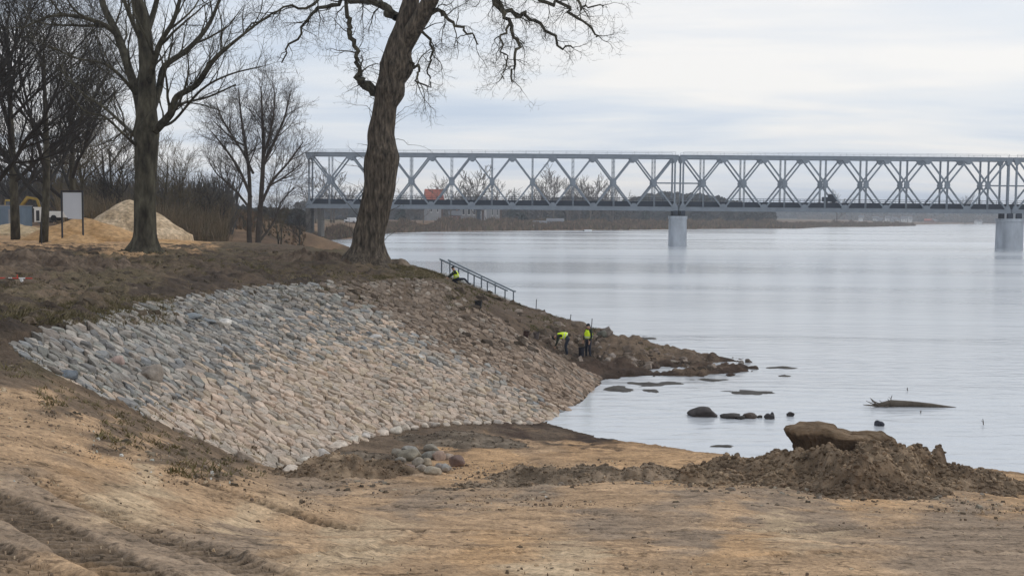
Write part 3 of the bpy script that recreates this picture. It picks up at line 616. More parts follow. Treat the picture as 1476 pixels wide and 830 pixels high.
heap('soil_heap', [(1190, 692, 1.2, .92, 1.1, 1.4), (1280, 692, 1.1, 1.05, 1.2, 1.3), (1235, 706, 1.3, .85, 1.2, 1.4), (1140, 692, 1.0, .66, 1.2, 1.2), (1080, 692, 1.0, .40, 1.2, .9), (1332, 690, 1.0, .92, .5, .7), (1385, 700, .9, .55, 1.3, 1.1), (1440, 708, .8, .24, 1.4, .9), (1005, 696, 1.2, .36, .45, .6), (1060, 690, 1.0, .45, 1.0, 1.0)],
     'long lumpy heap of grey-brown soil along the shore at the right of the photo', 'soil heap', DK1, rough=.26, res=.045, sd=3, ncl=7500, csz=(.018, .075))
heap('soil_heap', [(495, 690, 1.3, .62, .95, .8), (455, 694, 1.4, .35, .7, .6), (540, 684, 1.1, .3, .8, .6)], 'small rounded soil heap between the corner of the paving and the stone pile', 'soil heap', DK1, rough=.16, res=.04, sd=13, ncl=1300, csz=(.015, .05))
heap('soil_heap', [(770, 690, 1.3, .34, .9, .6), (850, 690, 1.2, .28, 1.2, .7), (920, 690, 1.2, .30, .9, .6), (720, 700, 1.5, .15, 1.0, .5), (660, 712, 1.7, .12, 1.0, .4)], 'low ridge of crumbled soil on the sand in the middle of the foreground', 'soil heap', ((.16, .12, .083), (.26, .195, .135)), rough=.18, res=.045, sd=23, ncl=2300, csz=(.015, .055))
heap('soil_heap', [(640, 638, .6, .16, 1.3, .9), (690, 632, .5, .2, 1.5, .9), (525, 658, .95, .18, .8, .8)], 'flat dark soil ridge behind the stone pile at the foot of the paving', 'soil heap', DK2, rough=.12, res=.05, sd=29, ncl=600, csz=(.015, .05))
heap('soil_heap', [(578, 384, 4.75, .38, .7, .9)], 'small pointed dirt mound at the crest right of the large tree', 'soil heap', DK2, rough=.15, res=.08, sd=37)
for k, (u, v, z, h, rx, ry, lab) in enumerate([(60, 380, 5.4, .5, 3.5, 1.4, 'long heap of churned dark soil at the left end of the terrace'), (440, 383, 4.85, .42, 2.0, 1.2, 'churned dark soil heap on the terrace left of the large tree'), (150, 376, 5.45, .4, 1.8, 1.2, 'churned soil heap on the terrace left of the grey-green tree')]):
    heap('soil_heap', [(u, v, z, h, rx, ry)], lab, 'soil heap', ((.095, .07, .052), (.16, .12, .088)), rough=.5, res=.09, sd=50+k)
SAND = ((.40, .235, .105), (.52, .33, .17)); GRV = ((.38, .275, .165), (.60, .455, .30))
mgr = M('gravel', (1, 1, 1), rough=.9, var=.5, scale=3.2, bump=.10, bscale=5, attr=True, detail=9)
def cone(name, u, v, D, hpx, rpx, label, cat, cols, mat, sd, fl=1.0):
    p = PD(u, v, D); z = Hs(p.x, p.y); top = PD(u, v-hpx, D).z; h = top-z; r = rpx*D/F; n = 96; m = 44; vs = []; fs = []; cs = []; rr = random.Random(sd)
    for i in range(m+1):
        t = i/m
        for k in range(n):
            an = 2*math.pi*k/n; ca, sa = math.cos(an), math.sin(an); w_ = 1+.22*mnoise.noise(Vector((ca*1.4+sd, sa*1.4, 1)))
            x = ca*t*r*w_; y = sa*t*r*w_*.85; hh = h*(1-(t*t/(t+.09*fl)*1.09) if t > 0 else 1)
            nn = .08*h*mnoise.noise(Vector((x*.8, y*.8, sd)))*min(1, 3*t)+.05*mnoise.noise(Vector((x*3, y*3, sd)))
            zg = Hs(p.x+x, p.y+y) if i == m else z
            vs.append((x, y, hh+nn-(.35 if i == m else 0)+(zg-z if i == m else 0)))
            q = .5+.8*mnoise.noise(Vector((x*.9, y*.9, hh*.9+sd)))+.6*mnoise.noise(Vector((x*5, y*5, hh*5))); q = min(1, max(0, q)); cs.append([a*(1-q)+b*q for a, b in zip(*cols)])
    for i in range(m):
        for k in range(n):
            j = (k+1) % n; fs.append((i*n+k, (i+1)*n+k, (i+1)*n+j, i*n+j))
    o = link(name, mkmesh(name, vs, fs, mat, cols=cs, smooth=True)); o.location = (p.x, p.y, z); return tag(o, label, cat)
cone('gravel_heap', 186, 346, 95, 58, 88, 'tall pale gravel heap behind the grey-green tree', 'gravel heap', GRV, mgr, 3, 1.6)
cone('sand_heap', 240, 358, 76, 13, 62, 'low orange-brown sand heap directly behind the grey-green trunk', 'sand heap', SAND, mh, 15, 2.2)
cone('sand_heap', 120, 350, 84, 36, 95, 'wide orange sand heap behind the white board', 'sand heap', SAND, mh, 5, 2.2)
cone('sand_heap', 113, 356, 70, 18, 42, 'low orange sand heap at the foot of the white board', 'sand heap', SAND, mh, 6, 2.0)
cone('sand_heap', 262, 356, 72, 8, 30, 'low flat sand heap right of the grey-green tree', 'sand heap', SAND, mh, 8, 2.0)
cone('sand_heap', 20, 342, 92, 20, 60, 'low yellowish sand heap near the left edge', 'sand heap', ((.40, .29, .16), (.5, .38, .24)), mh, 9, 2.5)
# undercut block of compacted soil with its turf cap
def soil_block():
    D = 27.2; a = PD(1128, 640, D); b = PD(1296, 640, D); Lx = (b.x-a.x); n = 80; prof = [(0.0, 1.12, -.35), (.15, .99, 0), (.35, .86, 0), (.52, .80, 0), (.66, .80, 0), (.76, .87, 0), (.84, .96, 0), (.90, .99, 0), (.95, .96, 0), (.985, .88, 0), (1.0, .6, 0), (1.0, .2, 0)]
    zb = Hs((a.x+b.x)/2, D); vs = []; fs = []; cs = []
    tops = [0, .06, .28, .40, .55, .75, .80, .93, 1.0]; vals = [613, 611, 611, 618, 622, 626, 624, 624, 630]
    P0 = prof[:-2]; hh_ = np.linspace(0, P0[-1][0], 26); prof = [(float(h), float(np.interp(h, [q[0] for q in P0], [q[1] for q in P0])), 0) for h in hh_]+[(1.0, .75, 0), (1.0, .5, 0), (1.0, .2, 0)]; n = 150
    for i, (hf, s, _) in enumerate(prof):
        for k in range(n):
            an = 2*math.pi*k/n; ca, sa = math.cos(an), math.sin(an)
            ex = math.copysign(abs(ca)**.55, ca); ey = math.copysign(abs(sa)**.75, sa)
            w_ = 1+.12*mnoise.noise(Vector((ex*3, ey*2, 4)))+.05*mnoise.noise(Vector((ex*9, ey*6, hf*3)))
            notch = 1-.28*math.exp(-((ex-.52)/.07)**2)
            crk = 1+(.055*mnoise.noise(Vector((ex*16, ey*9, hf*2.2)))+.05*mnoise.noise(Vector((ex*34, ey*20, hf*9))))*(1 if i < len(prof)-3 else .3); sk = s*crk
            x = ex*Lx*.485*(1+(sk-1)*.9)*(1 if hf > 0 else 1.02); y = ey*.42*sk*w_*notch
            tz = PD(1128+168*(ex*.5+.5), float(np.interp(ex*.5+.5, tops, vals)), D).z
            z = zb-.1+(tz-zb+.1)*hf+.05*mnoise.noise(Vector((x*4, y*4, hf*4)))+.035*mnoise.noise(Vector((x*11, y*11, hf*9)))+.02*mnoise.noise(Vector((x*26, y*26, hf*9)))
            vs.append(((a.x+b.x)/2+x, D+y, z)); q = .5+.5*mnoise.noise(Vector((x*2, y*2, z*5))); base = Vector((.12, .082, .053)).lerp(Vector((.06, .042, .03)), q)
            if hf > .9: base = Vector((.24, .17, .11)).lerp(Vector((.15, .108, .07)), q)
            cs.append(tuple(base))
    m = len(prof)
    for i in range(m-1):
        for k in range(n):
            j = (k+1) % n; fs.append((i*n+k, i*n+j, (i+1)*n+j, (i+1)*n+k))
    fs.append(tuple((m-1)*n+k for k in range(n)))
    c0 = Vector(((a.x+b.x)/2, D, zb)); vs = [Vector(v)-c0 for v in vs]
    o = link('soil_block', mkmesh('soil_block', vs, fs, mh, cols=cs, smooth=False)); o.location = c0
    tag(o, 'undercut table-like block of compacted soil standing on top of the long heap at the shore', 'soil block')
soil_block()
# ---------------------------------------------------------------- gravel, clods, litter, grass: stuff nobody could count
def scatter(name, label, n, region, sz, cols, seed, kindname='stone', flat=.6, mat=None):
    r = random.Random(seed); vs = []; fs = []; cs = []; pts = []
    while len(pts) < n:
        rg = r.choice(region); u = r.uniform(rg[0], rg[2]); v = r.uniform(rg[1], rg[3]); pts.append((u, v))
    for (u, v) in pts:
        p = onground(u, v, 0, 4, 90)
        s = r.uniform(*sz)*(r.random()**3*1.9+.45)*min(1, p.y/22); c = r.choice(cols); ph = r.uniform(0, 6.28); b0 = len(vs); st = r.uniform(.6, 1.6)
        for i in range(5):
            a = ph+i*1.2566+r.uniform(-.3, .3); vs.append((p.x+math.cos(a)*s*st, p.y+math.sin(a)*s, p.z-.02))
        for i in range(5):
            a = ph+i*1.2566+r.uniform(-.3, .3); k = r.uniform(.45, .9); vs.append((p.x+math.cos(a)*s*st*k, p.y+math.sin(a)*s*k, p.z+s*flat*r.uniform(.3, 1.1)))
        for i in range(5): j = (i+1) % 5; fs.append((b0+i, b0+j, b0+5+j, b0+5+i))
        fs.append(tuple(b0+5+i for i in range(5))); cs += [c]*10
    return tag(link(name, mkmesh(name, vs, fs, mat or mh, cols=cs)), label, cat=kindname, kind='stuff')
SANDC = [(.45, .32, .2), (.26, .195, .135), (.17, .125, .09), (.13, .10, .07), (.36, .27, .19), (.5, .4, .28)]
scatter('soil_clods', 'crumbs and clods of soil strewn over the sandy track', 8000, [(0, 690, 1476, 829), (0, 560, 300, 700), (430, 690, 1476, 740), (430, 690, 1476, 740), (640, 660, 1000, 715)], (.006, .026), SANDC, 3, 'clods', .5)
scatter('soil_clods', 'loose clods lying around the long heap at the shore', 1300, [(960, 690, 1476, 735), (1150, 700, 1400, 728), (430, 680, 560, 712), (680, 680, 960, 712)], (.016, .05), [(.13, .10, .07), (.19, .15, .11), (.24, .2, .16), (.1, .078, .055), (.3, .26, .2)], 4, 'clods', .8)
scatter('soil_clods', 'crumbled clods along the near edge of the stone paving', 700, [(10, 505, 60, 545), (60, 540, 160, 600), (160, 590, 300, 665), (280, 650, 420, 700)], (.014, .045), [(.13, .10, .07), (.19, .15, .11), (.10, .08, .055), (.26, .21, .15)], 5, 'clods', .7)
scatter('pale_chips', 'pale chips and litter scattered on the terrace and the sand', 170, [(0, 370, 600, 440), (0, 640, 400, 700), (420, 690, 1400, 740), (120, 620, 320, 690)], (.008, .022), [(.5, .52, .46), (.62, .6, .55), (.45, .42, .36)], 6, 'chips')
scatter('terrace_clods', 'clods of dark soil on the terrace', 1500, [(0, 360, 600, 440), (0, 360, 300, 470), (0, 362, 180, 385)], (.04, .12), [(.09, .07, .05), (.13, .10, .072), (.16, .125, .09), (.07, .055, .04)], 7, 'clods', .8)
scatter('spit_rubble', 'brown rubble covering the spit', 900, [(760, 470, 880, 520), (860, 490, 1080, 528), (650, 412, 800, 500), (900, 500, 1040, 535)], (.05, .16), [(.12, .092, .07), (.17, .13, .10), (.08, .062, .047), (.26, .21, .17)], 8, 'rubble', .8)
def grass(name, label, n, region, h, cols, seed):
    r = random.Random(seed); vs = []; fs = []; cs = []
    for _ in range(n):
        rg = r.choice(region); p = onground(r.uniform(rg[0], rg[2]), r.uniform(rg[1], rg[3]), -.01, 4, 90); c = r.choice(cols)
        for k in range(7):
            a = r.uniform(0, 6.28); l = r.uniform(.02, .12); x = p.x+math.cos(a)*l; y = p.y+math.sin(a)*l; hh = h*r.uniform(.4, 1.1); t = r.uniform(.3, 1.1)*hh; a2 = r.uniform(0, 6.28); w_ = .006+.012*r.random(); b0 = len(vs)
            vs += [(x-w_, y, p.z), (x+w_, y, p.z), (x+math.cos(a2)*t, y+math.sin(a2)*t, p.z+hh*.8)]; fs.append((b0, b0+1, b0+2)); cs += [c]*3
    return tag(link(name, mkmesh(name, vs, fs, mh, cols=cs)), label, cat='grass', kind='stuff')
grass('dry_grass', 'short dull grass and dead stalks on the terrace', 5200, [(0, 375, 600, 440), (0, 430, 250, 470), (0, 362, 560, 400), (540, 378, 640, 402)], .17, [(.14, .118, .058), (.19, .155, .085), (.115, .10, .05), (.26, .21, .13)], 2)
grass('dry_grass', 'dead grass along the near edge of the paving', 420, [(0, 505, 60, 545), (50, 535, 150, 590), (140, 580, 260, 650), (240, 630, 380, 690)], .12, [(.20, .165, .08), (.26, .21, .12), (.15, .125, .06)], 3)
grass('dry_grass', 'sparse grass on the crest beside the stair railing', 900, [(640, 396, 760, 450), (760, 455, 860, 480), (900, 486, 1000, 505)], .2, [(.12, .115, .05), (.16, .135, .07)], 4)
# ================================================================ TREES
mbark = M('bark', (.052, .045, .036), rough=.95, var=.5, scale=3.5, bump=.06, bscale=9, spec=.1, col2=(.085, .078, .055), detail=8, stretch=(1, 1, .35))
mbark2 = M('bark_oak', (.050, .042, .034), rough=.95, var=.6, scale=8, bump=.09, bscale=12, spec=.1, col2=(.125, .10, .075), detail=9, stretch=(1, 1, .22))
mtwig = M('twigs', (.042, .037, .033), rough=.95, var=.3, scale=2, spec=.1)
mtwig_o = M('twigs_olive', (.11, .088, .055), rough=.95, var=.3, scale=2, spec=.1)
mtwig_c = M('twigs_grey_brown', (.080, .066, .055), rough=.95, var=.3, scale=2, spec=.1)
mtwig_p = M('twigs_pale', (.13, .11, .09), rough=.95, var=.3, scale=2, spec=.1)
def sides(r): return 9 if r > .15 else 7 if r > .06 else 4 if r > .02 else 3
def spawn(mb, pts, rad, lvl, P, rng, t0=.15):
    """side branches along a polyline"""
    if lvl > P['max']: return
    cum = [0]
    for a, b in zip(pts, pts[1:]): cum.append(cum[-1]+(b-a).length)
    T = cum[-1]; n = max(2, int(T*P['dens'][lvl-1]*rng.uniform(.8, 1.2)))
    n = min(n, P['nmax'][lvl-1])
    for k in range(n):
        t = t0+(1-t0)*((k+rng.random())/n); s = t*T; i = 0
        while i < len(cum)-2 and cum[i+1] < s: i += 1
        f = (s-cum[i])/max(1e-6, cum[i+1]-cum[i]); p = pts[i].lerp(pts[i+1], f); d = (pts[i+1]-pts[i]).normalized(); r = rad[i]*(1-f)+rad[i+1]*f
        ax = Vector((rng.gauss(0, 1), rng.gauss(0, 1), rng.gauss(0, 1))); ax = (ax-d*ax.dot(d)).normalized()
        an = R(rng.uniform(*P['ang'])); nd = (d*math.cos(an)+ax*math.sin(an)).normalized(); nd.z += P['up'][lvl-1]; nd.normalize()
        Lb = P['len'][lvl-1]*rng.uniform(.55, 1.25)*(1.1-.55*t); rb = max(P['rmin'], min(r*.62, Lb*P['thick']))
        branch(mb, p, nd, Lb, rb, lvl, P, rng)
def branch(mb, p, d, Lb, r, lvl, P, rng):
    n = max(3, min(8, int(Lb/P['seg'][min(lvl, 3)-1])+2)); pts = [p.copy()]; rad = [r]; q = p.copy(); d = d.copy(); g = P['up'][lvl-1]
    for i in range(n):
        d += Vector((rng.gauss(0, 1), rng.gauss(0, 1), rng.gauss(0, 1)))*P['wig']; d.z += g*.35+P.get('droop', 0)*(i/n); d.normalize()
        q = q+d*(Lb/n); pts.append(q.copy()); rad.append(max(P['rmin']*.6, r*(1-.8*(i+1)/n)))
    mb.tube(pts, rad, sides(r), cap=False)
    spawn(mb, pts, rad, lvl+1, P, rng)
def PPT(D, lst, base_px=None):
    """limb from photo measures: (u, v, width_px, depth offset)"""
    pts = []; rad = []
    for q in lst:
        y = D+(q[3] if len(q) > 3 else 0); pts.append(PD(q[0], q[1], y)); rad.append(q[2]*y/F/2)
    # subdivide with a little wander
    P2 = [pts[0]]; R2 = [rad[0]]
    for k in range(len(pts)-1):
        a = pts[max(k-1, 0)]; b = pts[k]; c = pts[k+1]; d = pts[min(k+2, len(pts)-1)]
        for t in (.2, .4, .6, .8, 1):
            q = .5*((2*b)+(c-a)*t+(2*a-5*b+4*c-d)*t*t+(3*b-a-3*c+d)*t**3); P2.append(q); R2.append(rad[k]*(1-t)+rad[k+1]*t)
    return P2, R2
def tree(name, base, label, group, trunk, limbs, P, seed, mb_mat, tw_mat, wob=.1, shoots=None):
    root = empty(name, base, label, 'tree', group); rng = random.Random(seed)
    t = MB(); t.tube(trunk[0], trunk[1], 44, wob=wob, seed=seed); 
    for extra in trunk[2] if len(trunk) > 2 else []: t.tube(extra[0], extra[1], 18, wob=wob, seed=seed+3)
    c = MB()
    for pts, rad in limbs:
        c.tube(pts, rad, max(6, sides(rad[0])), cap=False, wob=.12, seed=seed); spawn(c, pts, rad, 1, P, rng, .12)
    if shoots:
        for (p, d, l, r) in shoots: branch(c, p, d, l, r, max(1, P['max']-1), P, rng)
    b = Vector(base); zr = 1.1
    for i_, v in enumerate(t.v):
        q = Vector(v)-b
        if q.z < zr:
            an = math.atan2(q.y, q.x); f_ = ((zr-max(-.4, q.z))/zr)**2; k_ = 1+f_*.30*(.6+.9*mnoise.noise(Vector((math.cos(an)*2.6+seed, math.sin(an)*2.6, 0))))+f_*.10*math.cos(an*6+seed); t.v[i_] = (b.x+q.x*k_, b.y+q.y*k_, v[2])
    t.v = [tuple(Vector(v)-b) for v in t.v]; c.v = [tuple(Vector(v)-b) for v in c.v]
    t.build('trunk', mb_mat, root, True); c.build('crown', tw_mat, root, False)
    return root
# --- grey-green trunk tree
DA = 53.5; pA = PD(208, 362, DA)
trA = PPT(DA, [(208, 368, 46), (208, 358, 38), (209, 342, 32), (209, 300, 30), (210, 250, 30), (211, 210, 33), (211, 192, 36), (212, 150, 26), (212, 96, 22), (207, 38, 19), (197, -5, 16), (190, -60, 12), (186, -120, 7)])
lA = [[(205, 175, 15), (199, 140, 14, .3), (186, 100, 12, .8), (169, 50, 11, 1.5), (149, 8, 9, 2), (140, -40, 7, 2.5), (128, -100, 4, 3)],
      [(219, 192, 13), (229, 183, 12, -.5), (246, 164, 11, -1), (255, 140, 9, -1.5), (284, 122, 8, -2), (308, 87, 7, -2.5), (347, 53, 4, -3), (388, 22, 2, -3)],
      [(218, 162, 12), (229, 130, 10, .6), (238, 96, 9, 1.2), (270, 72, 7, 2), (299, 39, 6, 2.5), (318, -5, 4, 3), (330, -50, 2, 3)],
      [(214, 125, 10), (219, 100, 9, -.8), (231, 63, 8, -1.5), (250, 30, 6, -2), (262, -10, 5, -2.2), (280, -70, 3, -2.5)],
      [(208, 60, 10), (221, 20, 8, .8), (232, -20, 6, 1), (250, -80, 3, 1.5)],
      [(199, 200, 6), (180, 182, 5, 1), (150, 155, 4, 2), (116, 132, 3, 2.4), (86, 92, 2, 3)],
      [(199, 212, 5), (180, 195, 4, -1.5), (150, 168, 3.4, -2), (122, 160, 2.4, -2.4), (95, 128, 1.6, -3)],
      [(170, 52, 8, 1.5), (150, 36, 7, 1), (112, 24, 6, .5), (72, 24, 4, 0), (30, 42, 2, -.5)],
      [(199, 140, 6, .3), (176, 112, 5, -.8), (150, 92, 4, -1.5), (110, 84, 3, -2), (70, 66, 2, -3)],
      [(221, 190, 6), (240, 168, 5, 1.5), (262, 150, 4, 2.5), (300, 140, 3, 3), (340, 122, 2, 3.5)],
      [(204, 60, 7), (186, 20, 6, -1), (170, -25, 4, -1.5), (150, -70, 2, -2)],
      [(232, 182, 5, -.5), (252, 173, 4, -1), (290, 130, 3.4, -1.5), (330, 108, 2.6, -2), (378, 96, 1.5, -2.5)]]
PA = dict(max=4, dens=(1.5, 2.0, 2.6, 3.0), nmax=(18, 9, 7, 4), len=(3.4, 1.9, 1.0, .55), ang=(25, 60), up=(.22, .14, .08, .02), wig=.13, seg=(.5, .4, .3), rmin=.007, thick=.02)
tree('broadleaf_tree', pA, 'bare tree with a straight grey-green trunk on the terrace, left of the leaning one', 'big bare trees on the terrace', trA, [PPT(DA, l) for l in lA], PA, 11, mbark, mbark, .07)
# --- leaning old tree
def gnarl(pr, k, a=.16):
    pts, rad = pr; return [p+Vector((mnoise.noise(Vector((i*.55, k*7.1, 1))), mnoise.noise(Vector((i*.55, k*7.1, 5))), mnoise.noise(Vector((i*.55, k*7.1, 9)))))*a*min(1, i/3)*2.2 for i, p in enumerate(pts)], [r*(1+.22*mnoise.noise(Vector((i*.9, k*3.3, 2)))) for i, r in enumerate(rad)]
DB = 56.3; pB = PD(528, 375, DB)
trB = PPT(DB, [(526, 385, 84), (527, 375, 60), (529, 360, 51), (531, 345, 47), (536, 322, 45), (541, 298, 45), (547, 266, 46), (550, 241, 47), (551, 226, 50), (550, 208, 42), (549, 193, 39), (552, 170, 35), (555, 150, 34), (562, 131, 44), (565, 115, 38), (571, 97, 46), (573, 78, 39), (577, 62, 37), (583, 40, 30), (590, 12, 26), (596, -25, 20), (600, -80, 12)])
fkB = PPT(DB, [(581, 70, 26), (594, 46, 25, -.5), (609, 22, 25, -.8), (624, -6, 23, -1.2), (640, -45, 18, -1.5), (655, -90, 12, -2)])
lB = [[(541, 134, 13), (530, 124, 12), (518, 117, 9, -.2), (517, 100, 7, -.4), (514, 78, 6, -.6), (506, 50, 8, -.6), (502, 30, 7, -.8), (500, 0, 5, -1), (505, -50, 3, -1)],
      [(572, 26, 13), (555, 12, 10, .8), (528, 2, 8, 1.5), (485, 4, 6, 2.2), (455, 18, 5, 2.8), (425, 55, 3, 3), (404, 92, 2, 3.2)],
      [(566, 18, 8), (535, -2, 6, -1), (490, -10, 5, -1.6), (440, 8, 4, -2), (395, 18, 3, -2.5), (350, 44, 2, -3)],
      [(640, -40, 13, -1.5), (668, -58, 10, -2), (695, -40, 8, -2.5), (712, -4, 7, -2.7), (731, 28, 6, -3), (745, 58, 5, -3), (747, 82, 4, -3), (738, 114, 2.5, -3)],
      [(655, -60, 10, -1.5), (690, -50, 8, -1), (716, -2, 7, -.5), (745, 18, 6, 0), (768, 26, 5, .5), (800, 56, 4, .8), (820, 74, 2, 1)],
      [(668, -60, 9, -2), (730, -50, 8, -1.8), (770, -6, 6, -1.5), (812, 6, 5, -1), (832, 28, 4, -.8), (862, 54, 2, -.5)],
      [(775, -4, 5, -1.5), (800, -30, 4, -2), (835, 0, 4, -2.5), (850, 14, 2.5, -3), (872, 10, 1.5, -3)],
      [(606, 20, 7, -.8), (632, 16, 6, -1.2), (652, 28, 4.5, -1.6), (668, 44, 3.5, -2), (690, 62, 2, -2.4)],
      [(598, 40, 6, -.4), (613, 46, 4, .4), (620, 66, 4, .8), (622, 86, 3, 1), (617, 112, 2, 1.2)],
      [(590, 90, 5, -.4), (604, 98, 4, -.6), (600, 118, 3, -.8), (622, 122, 2, -1)],
      [(735, 34, 4, -3), (722, 56, 3, -3.2), (730, 84, 2.4, -3.4), (724, 112, 1.6, -3.5)]]
PB = dict(max=4, dens=(2.2, 3.0, 3.6, 4), nmax=(20, 10, 8, 4), len=(2.1, 1.2, .75, .45), ang=(30, 75), up=(-.05, -.10, -.04, 0), wig=.27, seg=(.25, .2, .2), rmin=.006, thick=.022)
rs_ = random.Random(4); sh = []
for k in range(34):
    t = rs_.uniform(.12, .75); i = int(t*len(trB[0])); p = trB[0][i].copy(); sd_ = rs_.choice((-1, 1)); p.x += sd_*trB[1][i]*.8; p.y -= rs_.uniform(-.3, .5)
    sh.append((p, Vector((sd_*rs_.uniform(.5, 1), rs_.uniform(-.8, .3), rs_.uniform(.5, 1.2))).normalized(), rs_.uniform(.6, 2.6), .018))
tree('broadleaf_tree', pB, 'large leaning bare tree with a thick knotty brown trunk at the edge of the bank', 'big bare trees on the terrace', (trB[0], trB[1], [fkB]), [gnarl(PPT(DB, l), k) for k, l in enumerate(lB)], PB, 23, mbark2, mbark, .12, sh)
# --- round-crowned multi-stem tree
DC = 108; pC = PD(370, 353, DC); pC.z = Hs(pC.x, pC.y)-.1
trC = PPT(DC, [(372, 360, 9), (373, 330, 8), (376, 290, 7), (379, 240, 6), (380, 205, 5), (378, 165, 3), (376, 125, 1.5)])
xC = [PPT(DC, [(360, 358, 8), (359, 330, 7), (360, 290, 6), (359, 250, 5), (354, 210, 4), (347, 165, 2.5), (344, 130, 1.5)])]
lC = [[(378, 240, 5), (395, 205, 4, 1), (410, 170, 3, 2), (418, 135, 1.5, 3)], [(362, 285, 5), (345, 245, 4, -1), (325, 215, 3, -2), (305, 190, 1.5, -3)], [(374, 300, 5), (392, 262, 4, -1), (415, 235, 3, -2), (437, 205, 1.5, -3)],
      [(365, 250, 4), (350, 220, 3, 1), (322, 175, 2.5, 2), (312, 150, 1.5, 3)], [(379, 230, 4), (392, 180, 3, -1), (396, 140, 2, -2), (392, 118, 1, -2)], [(376, 345, 4), (395, 320, 3, 1), (405, 292, 2, 2), (425, 270, 1, 2)],
      [(360, 300, 4), (335, 270, 3, 1), (312, 250, 2, 2), (298, 225, 1, 2)], [(352, 210, 3, 0), (335, 200, 2.5, -1), (308, 175, 1.5, -2)], [(385, 270, 3), (410, 255, 2.5, 1), (436, 235, 1.2, 2)]]
PC = dict(max=4, dens=(2.2, 2.6, 3.0, 3), nmax=(28, 12, 8, 5), len=(3.5, 1.9, 1.1, .6), ang=(25, 62), up=(.22, .14, .10, .05), wig=.1, seg=(.8, .6, .5), rmin=.011, thick=.018)
tree('broadleaf_tree', pC, 'round-crowned bare tree on the bank left of the bridge', None, (trC[0], trC[1], xC), [PPT(DC, l) for l in lC]+[(xC[0][0][12:], xC[0][1][12:]), (trC[0][12:], trC[1][12:])], PC, 5, mtwig_c, mtwig_c, .05)
# --- generic bare trees (prototypes that get copied)
def generic(name, H_, Wd, seed, mb_, tw_, label, group, dens=1.0, base=.25, rmin=.02, mx=3, multi=1):
    rng = random.Random(seed); root = empty(name, (0, 0, 0), label, 'tree', group); t = MB(); c = MB()
    P = dict(max=mx, dens=(1.0*dens, 1.3*dens, 1.6*dens), nmax=(int(13*dens), int(8*dens), int(6*dens)), len=(H_*.24, H_*.14, H_*.08), ang=(22, 55), up=(.25, .18, .1), wig=.12, seg=(.9, .7, .6), rmin=rmin, thick=.02)
    for q in range(multi):
        ox, oy = (0, 0) if q == 0 else (rng.uniform(-.8, .8), rng.uniform(-.8, .8)); n = 8; pts = []; rad = []; lean = rng.gauss(0, .05)+(ox*.12)
        for i in range(n+1):
            f = i/n; pts.append(Vector((ox+lean*H_*f+math.sin(f*5+q)*.15, oy+math.cos(f*4)*.1, -.3+H_*.82*f))); rad.append(max(rmin, H_*.016*(1-f)**.8+.01))
        t.tube(pts, rad, 9, wob=.1, seed=seed)
        k = int(9/multi)+2
        for j in range(k):
            f = base+(.9-base)*(j+.5)/k; i = int(f*n); p = pts[i].lerp(pts[i+1], f*n-i); a = rng.uniform(0, 6.283); up = .55+.9*f
            d = Vector((math.cos(a), math.sin(a), up)).normalized(); L_ = Wd*.62*(1.15-.55*f)*rng.uniform(.8, 1.15); m = 6; lp = [p]; lr = [rad[i]*.6]
            for s in range(m):
                d = (d+Vector((rng.gauss(0, .1), rng.gauss(0, .1), rng.gauss(.07, .07)))).normalized(); lp.append(lp[-1]+d*L_/m); lr.append(max(rmin*.7, lr[0]*(1-.8*(s+1)/m)))
            c.tube(lp, lr, 5, cap=False); spawn(c, lp, lr, 1, P, rng, .15)
    t.build('trunk', mb_, root, True); c.build('crown', tw_, root); return root
def place(root, used, D, u, topv, h0, label, basev=None, group=None, rz=0, sx=1.0):
    o = root if not used[0] else copy_tree(root); used[0] = True
    p = PD(u, 330, D); p.z = Hs(p.x, p.y); h = PD(u, topv, D).z-p.z; s = max(.2, h/h0); o.location = p; o.scale = (s*sx, s*sx, s); o.rotation_euler = (0, 0, rz); tag(o, label, 'tree', group); return o
# big dark trees at the left edge
gl = generic('broadleaf_tree', 20, 15, 31, mbark, mtwig, '-', '-', 1.45, .16, .012, 3); ul = [False]
for D, u, tv, lab, rz in ((74, 62, -40, 'dark bare tree with a slim crooked trunk left of the white board', .4), (60, -75, -190, 'tall dark bare tree whose branches hang in from the left edge', 2.0), (82, 20, -60, 'dark bare tree behind the slim crooked one, near the left edge', 5.1), (90, 102, 20, 'dark bare tree between the white board and the grey-green trunk', 1.2), (66, -20, -120, 'dense dark bare tree with its trunk right at the left edge of the photo', 3.6)):
    place(gl, ul, D, u, tv, 19.5, lab, rz=rz, group='dark bare trees at the left edge')
# low bough of the left edge tree
# grove behind the gravel heap
go_ = [generic('broadleaf_tree', 14, 9, 41+k, mbark, mtwig_o if k < 2 else mtwig, '-', '-', 1.6, .12, .02, 3, 1+k % 2) for k in range(3)]; uo = [[False], [False], [False]]
for k, (D, u, tv, lab) in enumerate([(118, 120, 150, 'bare tree just right of the white board, behind the heaps'), (125, 160, 175, 'olive-toned bare tree above the left flank of the gravel heap'), (112, 182, 215, 'bushy olive bare tree directly above the gravel heap peak'), (122, 238, 205, 'bare tree with a rounded top just right of the grey-green trunk'),
                                     (130, 265, 225, 'second bare tree right of the grey-green trunk, lower than its neighbour'), (128, 298, 262, 'low bare tree midway between the grey-green trunk and the round-crowned tree'), (140, 322, 285, 'smallest bare tree left of the round-crowned tree'), (135, 90, 190, 'bare tree behind the white board'),
                                     (130, 30, 170, 'bare tree behind the yellow excavator'), (145, 210, 240, 'bare tree hidden behind the grey-green trunk, showing on both sides'), (150, 405, 290, 'low bare shrub-like tree right of the round-crowned tree'), (160, 432, 298, 'low bare tree at the left end of the bridge')]):
    place(go_[k % 3], uo[k % 3], D, u, tv, 13, lab, rz=k*1.3, group='bare trees behind the heaps', sx=1.15)
